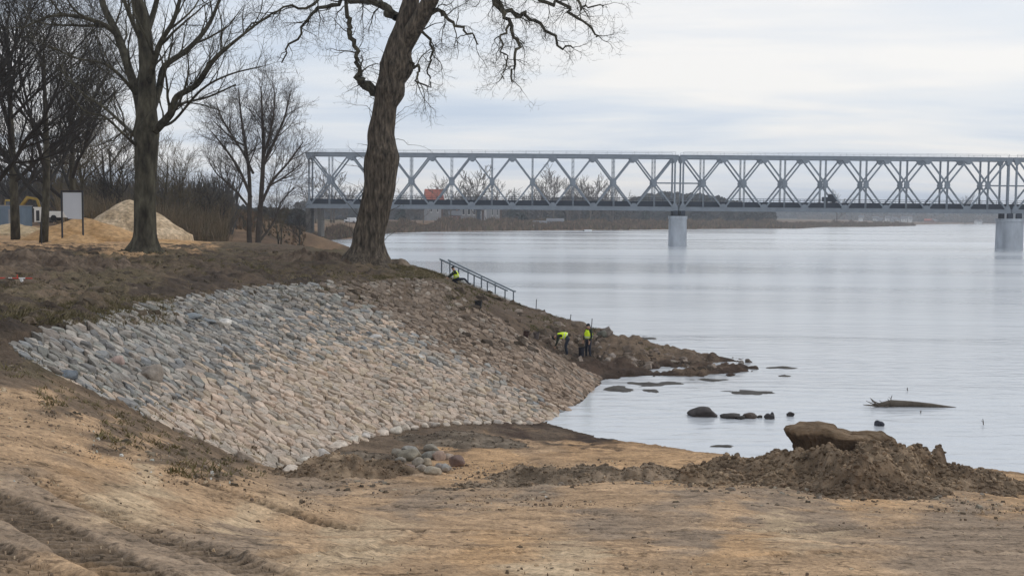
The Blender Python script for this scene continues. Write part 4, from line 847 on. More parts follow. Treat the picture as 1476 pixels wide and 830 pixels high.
# brush: a mass nobody could count
def brush(name, label, n, gen, hgt, cols, seed, wdt=.05, kind='brush', k=5):
    r = random.Random(seed); vs = []; fs = []; cs = []
    for _ in range(n):
        x, y = gen(r); z = Hs(x, y)
        if z < -.05: continue
        h = hgt*r.uniform(.4, 1.15)*(1+1.1*mnoise.noise(Vector((x*.12, y*.05, seed)))); c = r.choice(cols)
        for q in range(k):
            a = r.uniform(0, 6.28); l = r.uniform(0, .5)*h*.5; w_ = wdt*r.uniform(.6, 1.6); x0 = x+math.cos(a)*l; y0 = y+math.sin(a)*l; b0 = len(vs)
            dx, dy = r.gauss(0, .22)*h, r.gauss(0, .22)*h
            vs += [(x0-w_, y0, z-.1), (x0+w_, y0, z-.1), (x0+dx*.5+w_*.8, y0+dy*.5, z+h*.55), (x0+dx, y0+dy, z+h*r.uniform(.8, 1.1)), (x0+dx*.5-w_*.8, y0+dy*.5, z+h*.55)]; fs.append(tuple(b0+i for i in range(5))); cs += [c]*5
    return tag(link(name, mkmesh(name, vs, fs, mh, cols=cs)), label, cat=kind, kind='stuff')
def gen_uv(D0, D1, u0, u1):
    def g(r):
        D = r.uniform(D0, D1); return (r.uniform(u0, u1)-CX)/F*D, D
    return g
brush('undergrowth', 'olive and brown undergrowth between the bare trees behind the heaps', 6000, gen_uv(105, 150, 95, 318), 3.4, [(.17, .135, .085), (.20, .155, .10), (.13, .105, .07), (.24, .18, .12)], 3, .022)
brush('undergrowth', 'grey-brown scrub far behind the white board', 2500, gen_uv(150, 240, -40, 330), 5.5, [(.085, .075, .065), (.11, .09, .075), (.07, .065, .06)], 4, .08)
brush('undergrowth', 'red-brown brush on the mound left of the bridge end', 1500, gen_uv(170, 262, 255, 440), .9, [(.15, .095, .055), (.12, .085, .05), (.18, .12, .07), (.09, .075, .05)], 5, .08)
# reeds along the far bank
def gen_bank(r):
    i = r.randrange(0, 15); a, b = FS[i], FS[i+1]; t = r.random(); p = a.lerp(b, t); k = p.y/400; q = r.random(); return p.x-3*q*k, p.y+(1+(26 if i < 12 else 12)*q)*k
brush('reeds', 'brown reeds and brush along the far river bank', 15000, gen_bank, 2.3, [(.20, .135, .085), (.16, .11, .075), (.24, .17, .11), (.13, .095, .065), (.16, .13, .075)], 6, .30, 'reeds', 3)
# far trees
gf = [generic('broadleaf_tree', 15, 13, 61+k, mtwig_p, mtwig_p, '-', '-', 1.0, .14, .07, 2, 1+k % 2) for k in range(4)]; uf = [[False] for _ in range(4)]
ft = [(455, 262, 430, 'tall bare tree behind the first truss panel'), (478, 252, 450, 'bare tree showing right of the first bridge post'), (500, 276, 470, 'low bare tree behind the second truss bottom node'), (650, 262, 560, 'thin bare tree right of the house with the red roof'), (665, 272, 600, 'low bare tree between the red roof and the spreading tree'),
      (687, 250, 560, 'spreading bare tree above the grey house'), (720, 266, 600, 'small bare tree behind the fourth visible truss cross'), (778, 262, 640, 'bare tree left of the round tree in the fifth panel'), (797, 252, 600, 'round bare tree behind the bridge, tallest between the crosses'), (820, 266, 620, 'bare tree just right of the round one'),
      (835, 264, 640, 'bare tree left of the widest clump on the far bank'), (850, 262, 620, 'widest bare tree of the clump in the seventh panel'), (864, 266, 650, 'bare tree at the right of the clump in the seventh panel'), (880, 272, 640, 'low bare tree right after the widest clump'), (762, 275, 620, 'small tree at the conifer on the far bank'), (590, 280, 560, 'bare tree left of the house with the red roof'),
      (905, 285, 700, 'low tree starting the long dark wood'), (540, 268, 520, 'bare tree glimpsed behind the leaning trunk'), (1206, 281, 900, 'pale bare tree beside the dark trolley on the bridge'), (1390, 285, 1500, 'tiny bare tree on the skyline left of the second pier'), (610, 287, 520, 'bare shrub in front of the red roofed house')]
for k, (u, tv, D, lab) in enumerate(ft):
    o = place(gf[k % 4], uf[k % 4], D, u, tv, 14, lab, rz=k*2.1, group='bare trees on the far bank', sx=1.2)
# conifers on the far bank
mcon = M('conifer', (.035, .05, .032), rough=.95, var=.3, scale=1)
def conifer(u, tv, D, label, sd):
    p = PD(u, 330, D); p.z = Hs(p.x, p.y); h = PD(u, tv, D).z-p.z; root = empty('conifer_tree', p, label, 'tree', 'conifers on the far bank'); r = random.Random(sd)
    MB().tube([(0, 0, 0), (0, 0, h*.5), (0, 0, h*.95)], [h*.02, h*.014, h*.004], 6).build('trunk', mbark, root); m = MB()
    for i in range(220):
        f = r.random()**.8; z = h*(.12+.86*f); l = h*.22*(1-f)+.15; a = r.uniform(0, 6.28); w_ = l*.25; ca, sa = math.cos(a), math.sin(a)
        m.add([(0, 0, z), (ca*l-sa*w_, sa*l+ca*w_, z-l*.35), (ca*l*1.1, sa*l*1.1, z-l*.5), (ca*l+sa*w_, sa*l-ca*w_, z-l*.35)], [(0, 1, 2, 3)])
    m.build('crown', mcon, root)
conifer(741, 268, 620, 'dark pointed conifer in the panel right of the grey house', 1); conifer(755, 276, 640, 'shorter conifer right of the pointed one', 2); conifer(930, 282, 700, 'conifer at the left of the long dark wood', 3); conifer(577, 276, 560, 'conifer just right of the leaning trunk, beyond the river', 4)
# far-off woods
def wood(name, label, prof, D, dep, cols, seed, step=2.2):
    r = random.Random(seed); m = MB(); us = [p[0] for p in prof]; tv = [p[1] for p in prof]; u = us[0]
    while u < us[-1]:
        y = D+r.uniform(0, dep); p = PD(u, 330, y); z = Hs(p.x, p.y); h = PD(u, np.interp(u, us, tv)+r.uniform(-1.5, 4), D).z-z; h = max(2, h); c = r.choice(cols); rad = h*.35
        for q in range(14):
            a = r.uniform(0, 6.28); b = r.uniform(.0, 1); cx_, cy_, cz_ = p.x+math.cos(a)*rad*r.random(), y+math.sin(a)*rad, z+h*b*.9; s = h*.10*r.uniform(.6, 1.4); vs = []
            for (ex, ez) in ((-1, 0), (-.5, .8), (.3, 1.1), (1, .3), (.6, -.7), (-.4, -.9)): vs.append((cx_+ex*s*1.3*r.uniform(.6, 1.2), cy_+r.uniform(-s, s), max(z, cz_+ez*s*r.uniform(.7, 1.3))))
            m.add(vs, [tuple(range(6))], c)
        u += step*r.uniform(.5, 1.1)
    return tag(m.build(name, mh), label, cat='wood', kind='stuff')
wood('distant_wood', 'long dark wood on the skyline beyond the first pier', [(890, 292), (915, 284), (935, 279), (960, 276), (985, 277), (1010, 280), (1040, 286), (1075, 291), (1110, 294)], 760, 90, [(.06, .06, .05), (.075, .07, .058), (.05, .055, .05)], 1, .5)
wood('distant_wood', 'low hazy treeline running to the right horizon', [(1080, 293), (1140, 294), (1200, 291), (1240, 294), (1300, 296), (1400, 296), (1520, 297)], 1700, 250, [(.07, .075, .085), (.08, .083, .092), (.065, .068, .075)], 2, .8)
wood('distant_wood', 'mixed brown treeline behind the houses of the far bank', [(430, 290), (470, 288), (520, 290), (600, 289), (680, 286), (720, 290), (760, 289), (830, 281), (880, 287), (905, 290)], 680, 100, [(.075, .065, .052), (.095, .08, .065), (.06, .058, .045)], 3, .7)
wood('distant_wood', 'pale scrub at the foot of the town on the right', [(1150, 310), (1200, 308), (1300, 309), (1440, 310)], 1550, 100, [(.16, .12, .09), (.12, .1, .08)], 4, 1.5)
wood('distant_wood', 'dark wood closing the view behind the left trees', [(-60, 272), (0, 276), (40, 270), (90, 280), (130, 268), (180, 276), (240, 282), (300, 290), (360, 297), (440, 301)], 300, 60, [(.055, .05, .04), (.07, .062, .05), (.05, .046, .036)], 5, .8)
# ================================================================ BRIDGE
mst_ = M('painted_steel', (.22, .25, .285), rough=.6, var=.12, scale=.8, spec=.3)
mstd = M('dark_steel', (.035, .043, .06), rough=.7, var=.2, scale=.6, spec=.2)
mcc = M('pier_concrete', (.42, .45, .49), rough=.85, var=.30, scale=.35, detail=9, bump=.02, bscale=2, stretch=(1, 1, .4))
DBr = 272.0; PW = 58.35*DBr/F; BWd = 4.8
def bx_(u): return (u-CX)/F*DBr
zB = 9.15; zT = 21.75
br = empty('railway_bridge', (bx_(442), DBr, 8.0), 'long grey steel truss railway bridge crossing the river on concrete piers', 'bridge'); B0 = br.location.copy()
def bb(mb, name, mat, par, off=(0, 0, 0)):
    mb.v = [(x-B0.x-off[0], y-B0.y-off[1], z-B0.z-off[2]) for x, y, z in mb.v]; return mb.build(name, mat, par)
def span(x0, n, first_half=False):
    sp_ = empty('truss_span', (0, 0, 0), None, None); sp_.parent = br; x1 = x0+n*PW; col_ = lambda m, nm, mt=mst_: bb(m, nm, mt, sp_)
    for side, y in (('n', DBr), ('f', DBr+BWd)):
        m = MB(); m.bar((x0-.82, y, zT), (x1+.82, y, zT), .55, .75); m.bar((x0-.82, y, zT+.43), (x1+.82, y, zT+.43), .8, .12); col_(m, 'top_chord')
        m = MB(); m.bar((x0-.82, y, zB), (x1+.82, y, zB), .55, .8); m.bar((x0-.82, y, zB+.46), (x1+.82, y, zB+.46), .75, .1); m.bar((x0-.82, y, zB-.46), (x1+.82, y, zB-.46), .75, .1); col_(m, 'bottom_chord')
        for xe in (x0, x1):
            m = MB(); m.bar((xe, y, zB+.4), (xe, y, zT-.35), .38, .45); col_(m, 'end_post')
        for k in range(n):
            a, c, b = x0+k*PW, x0+(k+.5)*PW, x0+(k+1)*PW; zm = (zB+zT)/2
            m = MB()
            for q in (-.13, .13): m.bar((c+q, y, zB+.4), (c+q, y, zT-.35), .11, .4)
            for q in range(9): zq = zB+1+q*1.25; m.bar((c-.13, y, zq), (c+.13, y, zq+.6), .07, .07)
            col_(m, 'post')
            for (p, r) in (((a, zT-.3), (b, zB+.4)), ((a, zB+.4), (b, zT-.3))):
                m = MB(); m.bar((p[0]+.35, y-.09 if p[1] > zm else y+.09, p[1]), (r[0]-.35, y-.09 if p[1] > zm else y+.09, r[1]), .36, .36); col_(m, 'diagonal')
        for k in range(n+1):
            a = x0+k*PW; pl = 1.05 if 0 < k < n else .7
            for zc_, sg_ in ((zB+.35, 1), (zT-.35, -1)):
                m = MB(); lo = [(-pl, 0), (pl, 0), (.35, .95*sg_), (-.35, .95*sg_)]
                if sg_ < 0: lo = lo[::-1]
                m.add([(a+px, y-.33, zc_+pz) for px, pz in lo]+[(a+px, y+.33, zc_+pz) for px, pz in lo], [(0, 1, 2, 3), (7, 6, 5, 4)]+[(i, 4+i, 4+(i+1) % 4, (i+1) % 4) for i in range(4)]); col_(m, 'gusset_plate')
        for k in range(n):
            c = x0+(k+.5)*PW; zm = (zB+zT)/2; m = MB(); m.add([(c+px, y+yy, zm+pz) for yy in (-.33, .33) for px, pz in ((-.35, -.95), (.35, -.95), (.62, 0), (.35, .95), (-.35, .95), (-.62, 0))], [tuple(range(6)), tuple(range(11, 5, -1))]+[(i, 6+i, 6+(i+1) % 6, (i+1) % 6) for i in range(6)]); col_(m, 'node_plate')
    # cross bracing between the two trusses
    m = MB()
    for k in range(n+1):
        a = x0+k*PW; m.bar((a, DBr, zT), (a, DBr+BWd, zT), .25, .3)
        if k < n: m.bar((a, DBr, zT+.05), (a+PW, DBr+BWd, zT+.05), .15, .15); m.bar((a, DBr+BWd, zT-.05), (a+PW, DBr, zT-.05), .15, .15)
    col_(m, 'top_bracing')
    m = MB(); m.box(((x0+x1)/2, DBr+BWd/2, zB+1.15), (x1-x0, BWd-1.2, 1.3)); 
    for k in range(2*n+1): a = x0+k*PW/2; m.bar((a, DBr+.3, zB+.1), (a, DBr+BWd-.3, zB+.1), .35, .7)
    col_(m, 'track_deck', mstd)
    m = MB()
    for y in (DBr+.45, DBr+BWd-.45):
        for zq in (zB+2.2, zB+2.6): m.bar((x0, y, zq), (x1, y, zq), .05, .05)
        for k in range(4*n+1): m.bar((x0+k*PW/4, y, zB+1.2), (x0+k*PW/4, y, zB+2.6), .06, .06)
    col_(m, 'deck_railing', mstd)
    m = MB()
    for y in (DBr-.1, DBr+BWd+.1):
        m.bar((x0, y, zT+1.25), (x1, y, zT+1.25), .05, .05); m.bar((x0, y, zT+.85), (x1, y, zT+.85), .035, .035)
        for k in range(3*n+1): m.bar((x0+k*PW/3, y, zT+.4), (x0+k*PW/3, y, zT+1.25), .05, .05)
    col_(m, 'walkway_railing')
    return x1
e1 = span(bx_(445.4), 9); 
X2 = bx_(982.4); e2 = span(X2, 8); X3 = bx_(1460.5); e3 = span(X3, 8)
m = MB()
for xa, xb in ((e1, X2), (e2, X3)):
    for y in (DBr, DBr+BWd): m = MB(); m.bar((xa-PW/2, y, (zB+zT)/2), (xb+PW/2, y, (zB+zT)/2), .2, .2); bb(m, 'tie_rod', mst_, br)
def pier(u0, u1, dark_side):
    x0, x1 = bx_(u0), bx_(u1); cx_ = (x0+x1)/2; w_ = x1-x0; n = 28; vs = []; fs = []; L_ = 7.5; yc = DBr+BWd/2
    lv = [(-1.5, 1.03), (.3, 1.02), (6.6, 1.0), (6.65, 1.06), (7.4, 1.06)]
    for z, s in lv:
        for k in range(n):
            a = 2*math.pi*k/n; ca, sa = math.cos(a), math.sin(a); ex = math.copysign(abs(ca)**.5, ca); ey = math.copysign(abs(sa)**.62, sa)
            vs.append((cx_+ex*w_/2*s, yc+ey*L_/2*s, z))
    for i in range(len(lv)-1):
        for k in range(n): j = (k+1) % n; fs.append((i*n+k, i*n+j, (i+1)*n+j, (i+1)*n+k))
    fs.append(tuple((len(lv)-1)*n+k for k in range(n))); mb = MB(); mb.add(vs, fs); p = bb(mb, 'pier', mcc, br)
    for xx in (-1, 1):
        for y in (DBr, DBr+BWd): mb = MB(); mb.box((cx_+xx*w_*.22, y, 8.05), (w_*.26, .9, 1.3), bev=.1); bb(mb, 'bearing', mstd, p)
pier(966, 989.5, True); pier(1445, 1474, True)
mdkc = M('weathered_concrete', (.11, .10, .088), rough=.9, var=.3, scale=.6)
# bank support at the left end
mb = MB(); mb.box((bx_(460), DBr+BWd/2, 5.2), (.9, 5, 7.0), bev=.1); bb(mb, 'bank_pier', mdkc, br)
mb = MB(); mb.box((bx_(444), DBr+BWd/2, 5.6), (1.3, 5, 6.0), bev=.1); bb(mb, 'abutment', mdkc, br)
# small dark trolley on the deck
tx = bx_(1197); t = empty('track_trolley', (tx, DBr+2.2, zB+1.8), 'small dark work trolley standing on the bridge deck in the second span', 'rail trolley'); mb = MB()
mb.box((0, 0, .85), (3.4, 2, 1.1), bev=.15); mb.build('body', mstd, t); mb = MB(); mb.box((.5, 0, 1.7), (1.6, 1.8, .8), taper=.85, bev=.12); mb.build('cab', mstd, t)
for xx in (-1, 1):
    for yy in (-.75, .75): mb = MB(); mb.tube([(xx, yy-.08, .3), (xx, yy+.08, .3)], .3, 14); mb.build('wheel', mstd, t)
# dark post beyond the bridge
p = PD(690, 322, 520); p.z = Hs(p.x, p.y); t = empty('mooring_post', p, 'thick dark post on the far bank below the bridge, in line with the spreading tree', 'post'); h = PD(690, 303, 520).z-p.z
MB().tube([(0, 0, -.5), (0, 0, h*.5), (0, 0, h)], [.95, .9, .9], 12).build('shaft', mstd, t); mb = MB(); mb.box((0, 0, h+.2), (2.6, 2.6, .5), bev=.1); mb.build('cap', mstd, t)
# ================================================================ FAR BUILDINGS
mroof_r = M('red_roof', (.42, .11, .06), rough=.7, var=.15, scale=1); mroof_g = M('grey_roof', (.16, .16, .17), rough=.8, var=.15, scale=1); mwhite = M('white_wall', (.72, .72, .70), rough=.8, var=.06, scale=.5); mgw = M('grey_wall', (.30, .30, .31), rough=.85, var=.12, scale=.5); mbrk = M('brick_wall', (.28, .15, .11), rough=.9, var=.15, scale=.7)
mwin = M('window_glass', (.03, .035, .045), rough=.15, var=.1, spec=.8); mdoor = M('door_brown', (.10, .06, .04), rough=.7)
def house(u, D, wm_, dm, hw, hr, wall, roof, label, rz=0, nw=3, group=None, z=None, name='house', chim=True):
    p = PD(u, 330, D); p.z = Hs(p.x, p.y)-.2 if z is None else z; r = empty(name, p, label, 'house', group, rz); x, y = wm_/2, dm/2
    m = MB(); m.add([(-x, -y, 0), (x, -y, 0), (x, y, 0), (-x, y, 0), (-x, -y, hw), (x, -y, hw), (x, y, hw), (-x, y, hw), (-x, 0, hw+hr*.96), (x, 0, hw+hr*.96)], [(0, 1, 5, 4), (2, 3, 7, 6), (1, 2, 6, 9, 5), (3, 0, 4, 8, 7)]); m.build('wall', wall, r)
    o = .45; m = MB(); k = hr/y; zl = hw-o*k
    m.add([(-x-o, -y-o, zl), (x+o, -y-o, zl), (x+o, 0, hw+hr), (-x-o, 0, hw+hr), (-x-o, y+o, zl), (x+o, y+o, zl)], [(0, 1, 2, 3), (3, 2, 5, 4)])
    m.add([(-x-o, -y-o, zl-.22), (x+o, -y-o, zl-.22), (x+o, 0, hw+hr-.22), (-x-o, 0, hw+hr-.22), (-x-o, y+o, zl-.22), (x+o, y+o, zl-.22)], [(3, 2, 1, 0), (4, 5, 2, 3), (0, 1, 1+0, 0)] if False else [(3, 2, 1, 0), (4, 5, 2, 3)])
    m.bar((-x-o, -y-o, zl-.11), (x+o, -y-o, zl-.11), .08, .26); rf = m.build('roof', roof, r)
    if chim: m = MB(); m.box((x*.4, 0, hw+hr+.3), (.8, .8, 1.6), bev=.0); m.build('chimney', mbrk, rf)
    for i in range(nw):
        xx = -x+wm_*(i+.7)/(nw+.6); m = MB(); m.box((xx, -y-.02, hw*.55), (wm_*.11, .10, hw*.36)); f = m.build('window', mwhite, r); m = MB(); m.box((xx, -y-.06, hw*.55), (wm_*.085, .06, hw*.29)); m.build('pane', mwin, f)
    m = MB(); m.box((x*.86, -y-.03, hw*.36), (1.0, .1, hw*.7)); m.build('door', mdoor, r)
    m = MB(); m.box((0, -y-.02, hw*.5+hw*.02), (.001, .001, .001))
    return r
house(625, 560, 8.4, 8, 10.5, 5.2, mgw, mroof_r, 'grey house with a bright red-orange roof on the far bank', .25, 2, z=Hs(-40, 560)+1)
house(682, 580, 13, 8, 10.8, 2.8, mgw, mroof_g, 'wide grey house under the spreading bare tree on the far bank', -.1, 4)
house(712, 600, 7, 7, 10.2, 2.2, mgw, mroof_g, 'smaller grey house right of the wide grey one', .2, 2)
house(655, 570, 6, 6, 4.2, 2.2, mbrk, mroof_g, 'small brick house between the red-roofed house and the wide grey one', .1, 2)
house(800, 560, 8, 5, 2.4, 1.2, mgw, mroof_g, 'low grey shed on the far bank under the fifth panel', 0, 2, name='shed', chim=False)
house(778, 545, 6, 4, 2.1, .9, mwhite, mroof_g, 'low white shed beside the grey shed on the far bank', .1, 2, name='shed', chim=False)
rr = random.Random(8)
tw = [(1050, 309, 12, 3.5, mwhite, 'white long shed right of the first pier on the far bank', 1000), (1064, 309, 7, 5, mwhite, 'white house just right of the long white shed', 1010), (1241, 309, 5.5, 6, mwhite, 'white gabled house, leftmost of the distant town'), (1262, 310, 6, 5, mwhite, 'white house, second from the left in the distant town'), (1268, 309, 5, 4, mgw, 'grey house touching the second white one in the town'),
      (1279, 310, 5, 6, mwhite, 'narrow tall white house in the middle of the town'), (1288, 309, 6, 5, mgw, 'grey house in the middle of the town'), (1294, 311, 5, 4, mwhite, 'low white house in the middle of the town near the shore'), (1303, 309, 7, 6, mwhite, 'white house with the widest front in the town'), (1311, 309, 5, 6, mwhite, 'white house at the right end of the cluster'), (1338, 311, 8, 4, mbrk, 'brick house with a red roof right of the town cluster'), (1346, 309, 6, 4, mbrk, 'small brick house close to the red-roofed one'), (1410, 310, 7, 4, mwhite, 'lone white house left of the second pier')]
for k, q in enumerate(tw):
    u, v, w_, h_, wl_, lab = q[:6]; D = q[6] if len(q) > 6 else 1460; s = D/1330
    house(u, D+rr.uniform(-20, 20), w_*s*1.1, w_*s*.8, h_*s*.8, h_*s*.45, wl_, mroof_r if 'red roof' in lab else mroof_g, lab, rr.uniform(-.6, .6), 2, 'houses of the distant town' if D > 1400 else None, name='town_house')
# cars on the far road
mcar = M('white_paint', (.75, .76, .78), rough=.3, var=.04, spec=.5); mtyre = M('tyre_rubber', (.02, .02, .02), rough=.9)
def car(u, D, label, z=None, van=True):
    p = PD(u, 330, D); p.z = Hs(p.x, p.y); r = empty('parked_van' if van else 'parked_car', p, label, 'van' if van else 'car')
    m = MB(); m.box((0, 0, .85), (5.2, 2, 1.0), bev=.25); 
    if van: m.box((.45, 0, 1.75), (4.0, 1.9, .9), taper=.9, bev=.2)
    else: m.box((-.1, 0, 1.5), (2.8, 1.7, .55), taper=.8, bev=.15)
    m.build('body', mcar, r); m = MB(); m.box((-1.55 if van else 0, 0, 1.7 if van else 1.5), (.7, 1.96, .5)); m.build('window', mwin, r)
    for xx in (-1.6, 1.6):
        for yy in (-.95, .95): m = MB(); m.tube([(xx, yy-.12, .36), (xx, yy+.12, .36)], .36, 12); m.build('wheel', mtyre, r)
car(846, 520, 'white van parked on the far bank below the bridge'); car(505, 470, 'white van on the far bank left of the leaning trunk'); car(762, 530, 'small white car beside the low sheds on the far bank', van=False)
# ================================================================ BUILDING SITE AT THE LEFT
mdk = M('dark_metal', (.035, .037, .042), rough=.6, var=.15, scale=3); mbrd = M('white_board', (.60, .64, .70), rough=.5, var=.03, scale=1.2); myel = M('yellow_paint', (.36, .24, .05), rough=.6, var=.2, scale=2); mblu = M('blue_grey_paint', (.17, .23, .30), rough=.6, var=.12, scale=1.5)
D = 72; p = onground(105, 350); p = PD(105, 349, D); p.z = Hs(p.x, D); zb = PD(105, 316, D).z-p.z; zt = PD(105, 275.5, D).z-p.z; hw = 15*D/F
sg = empty('notice_board', p, 'blank white notice board on two thin dark posts before the sand heaps', 'notice board')
for s in (-1, 1): MB().bar((s*hw, 0, -.3), (s*hw, 0, zt+.03), .09, .09).build('post', mdk, sg)
MB().bar((-hw+.05, 0, zt-.02), (hw-.05, 0, zt-.02), .07, .10).build('frame', mdk, sg)
vs = [(-hw+.09, -.02, zt-.1), (hw-.05, -.02, zt-.1), (hw-.05, -.02, zb), (-hw+.42, -.02, zb+.03), (-hw+.2, -.02, zb+.3), (-hw+.09, -.02, zb+.55)]
m = MB(); n = 6; m.add([(x, -.03, z) for x, y, z in vs]+[(x, .03, z) for x, y, z in vs], [tuple(reversed(range(6))), tuple(range(6, 12))]+[(i, (i+1) % 6, 6+(i+1) % 6, 6+i) for i in range(6)]); m.build('panel', mbrd, sg)
p = PD(60, 355, 68); p.z = Hs(p.x, 68); h = PD(60, 318, 68).z-p.z; o = MB().tube([(0, 0, -.2), (.01, 0, h*.5), (0, 0, h)], [.035, .035, .03], 6).build('stake', mdk); o.location = p; tag(o, 'thin dark stake standing left of the notice board', 'stake')
# container
def flat_box(name, u, v1, D, w_, d_, h_, mat, label, cat, rz=0):
    p = PD(u, v1, D); p.z = Hs(p.x, p.y); r = empty(name, p, label, cat, None, rz); return r
D = 112; p = PD(8, 320, D); p.z = PD(8, 320, D).z-.6; cn = empty('site_container', p, 'blue-grey steel site container at the left edge below the excavator', 'container', None, .05)
m = MB(); hh = PD(8, 297, D).z-p.z; m.box((0, 0, hh/2), (4.4, 2.4, hh), bev=.04)
for k in range(22): m.box((-2.1+k*.2, -1.22, hh/2), (.09, .05, hh-.3))
m.build('shell', mblu, cn); m = MB(); m.box((0, 0, hh+.04), (4.5, 2.5, .08)); m.build('roof', mgw, cn); m = MB(); m.box((1.2, -1.26, hh*.45), (.8, .05, hh*.8)); d_ = m.build('door', mgw, cn); m = MB(); m.box((1.5, -1.3, hh*.45), (.05, .06, .3)); m.build('handle', mdk, d_)
# excavator
D = 122; p = PD(10, 300, D); p.z = PD(10, 320, D).z-.7; ex = empty('excavator', p, 'yellow excavator standing behind the blue-grey container', 'excavator', None, .0); 
for s in (-1, 1):
    m = MB(); m.tube([(-1.5, s*1.0-.28, .45), (-1.5, s*1.0+.28, .45)], .42, 12); m.tube([(1.5, s*1.0-.28, .45), (1.5, s*1.0+.28, .45)], .42, 12); m.box((0, s*1.0, .45), (3.0, .5, .8), bev=.1); m.build('track', mdk, ex)
m = MB(); m.box((-.2, 0, 1.55), (3.2, 2.3, 1.0), bev=.2); m.box((-1.3, 0, 1.75), (.9, 2.3, 1.2), taper=.92, bev=.15); m.build('body', myel, ex)
m = MB(); m.box((.75, -.6, 2.4), (1.2, 1.0, 1.5), taper=.9, bev=.1); c_ = m.build('cab', myel, ex); m = MB(); m.box((.8, -1.09, 2.5), (.85, .06, .9)); m.box((1.36, -.6, 2.5), (.06, .7, .9)); m.build('window', mwin, c_)
m = MB(); m.tube([(1.0, .3, 1.9), (2.2, .3, 3.4), (3.3, .3, 3.2)], [.2, .24, .17], 4); m.build('boom', myel, ex); m = MB(); m.tube([(3.2, .3, 3.3), (3.7, .3, 1.4)], [.17, .13], 4); m.build('arm', myel, ex)
m = MB(); m.add([(3.4, -.2, 1.4), (3.4, .8, 1.4), (4.1, .8, 1.3), (4.1, -.2, 1.3), (3.3, -.2, .7), (3.3, .8, .7), (3.9, .8, .5), (3.9, -.2, .5)], [(0, 1, 5, 4), (4, 5, 6, 7), (0, 4, 7, 3), (1, 2, 6, 5), (0, 3, 2, 1)]); m.build('bucket', mdk, ex)
# white site cabin frame + white trailer
D = 105; p = PD(55, 322, D); p.z = PD(55, 320, D).z; kb_ = empty('portable_toilet', p, 'narrow white cubicle with a dark doorway beside the crooked tree', 'portable toilet'); m = MB(); h = PD(55, 300, D).z-p.z
m.box((0, .3, h/2), (.55*1.1, .9, h), bev=.03); m.build('shell', mwhite, kb_); m = MB(); m.box((.05, -.17, h*.45), (.3, .04, h*.75)); m.build('door', mdk, kb_); m = MB(); m.box((0, .3, h+.04), (.75, 1.0, .1), bev=.02); m.build('roof', mwhite, kb_)
D = 100; p = PD(86, 320, D); p.z = PD(86, 319, D).z; tr_ = empty('box_trailer', p, 'low white box trailer seen behind the notice board post', 'trailer'); m = MB(); m.box((0, 0, .62), (1.5, 1.1, .55), bev=.05); m.build('body', mwhite, tr_)
m = MB(); m.tube([(-.3, -.62, .3), (-.3, -.5, .3)], .26, 14); m.build('wheel', mtyre, tr_); m = MB(); m.tube([(-.3, .5, .3), (-.3, .62, .3)], .26, 14); m.build('wheel', mtyre, tr_); m = MB(); m.bar((.7, 0, .4), (1.5, 0, .38), .07); m.build('drawbar', mdk, tr_)
# white and red measuring staff on the terrace
mred = M('red_paint', (.50, .05, .03), rough=.6, var=.05); p = PZ(18, 411, 5.0); p.z = Hs(p.x, p.y)
st = empty('survey_pole', (p.x, p.y, p.z+.06), 'red and white survey pole lying on the grassy terrace at the left edge', 'survey pole'); 
m = MB(); m2 = MB()
for k in range(-4, 3): (m if k % 2 else m2).tube([(k*.22, 0, .03), (k*.22+.22, 0, .03)], .022, 8)
m.build('white_band', mwhite, st); m2.build('red_band', mred, st); m = MB(); m.tube([(.15, 0, -.12), (.16, .02, .16)], .018, 6); m.build('peg', mred, st)
p = PZ(31, 413, 5.0); p.z = Hs(p.x, p.y); o = link('paint_tin', MB().tube([(0, 0, 0), (0, 0, .14)], .06, 12).build('x', mwhite).data); bpy.data.objects.remove(bpy.data.objects['x']); o.location = p; tag(o, 'small white tin standing at the end of the survey pole', 'tin')
# red bundle on the small mound by the large tree
p = onground(572, 381); r_ = MB(); r_.tube([(-.35, 0, .05), (0, .05, .14), (.35, .02, .04)], [.08, .13, .06], 8); o = r_.build('red_sheet', mred, smooth=True); o.location = p; tag(o, 'crumpled red sheet on the pointed dirt mound beside the large tree', 'sheet')
# ================================================================ STAIR RAILINGS
mrl = M('galvanised_rail', (.16, .19, .22), rough=.5, var=.1, scale=3, metal=.3)
def railing(pts, D, label, ends):
    """pts: (u, top v) of the posts"""
    r = empty('stair_railing', PD(pts[0][0], pts[0][1], D), label, 'railing', 'railings of the bank stairs'); o = r.location.copy(); q = [PD(u, v, D)-o for u, v in pts]; a, b = PD(*ends[0], D)-o, PD(*ends[1], D)-o
    for t in q:
        zg = min(t.z-.75, Hs(t.x+o.x, D)-o.z-.1); MB().bar((t.x, 0, zg), (t.x, 0, t.z), .075, .075).build('post', mrl, r)
    m = MB(); m.tube([a, q[0]]+[q[-1], b], .045, 8); m.build('handrail', mrl, r)
railing([(648.5, 376), (674.6, 388.5), (694, 398), (714, 407), (740, 419.5)], 65.4, 'rear railing of the bank stairs, the one that reaches further down', ((645.5, 374.5), (743.5, 420)))
railing([(636.5, 374.5), (661, 386), (683.4, 397.5), (702.5, 406.5), (728, 417.5)], 63.6, 'front railing of the bank stairs, behind the kneeling worker', ((633.5, 373.2), (732, 419)))
mcon_ = M('stair_concrete', (.30, .29, .27), rough=.9, var=.2, scale=3)
s0 = PD(640, 395, 64.5); s1 = PD(742, 437, 64.5); m = MB(); n = 24
for k in range(n):
    t = k/(n-1); x = s0.x+(s1.x-s0.x)*t; z = s0.z+(s1.z-s0.z)*t; m.box((x-s0.x, 0, z-s0.z-.06), ((s1.x-s0.x)/n*1.15, 1.6, .2), bev=.0)
o = m.build('bank_stairs', mcon_); o.location = s0; tag(o, 'worn concrete stairs between the two railings on the bank', 'stairs')
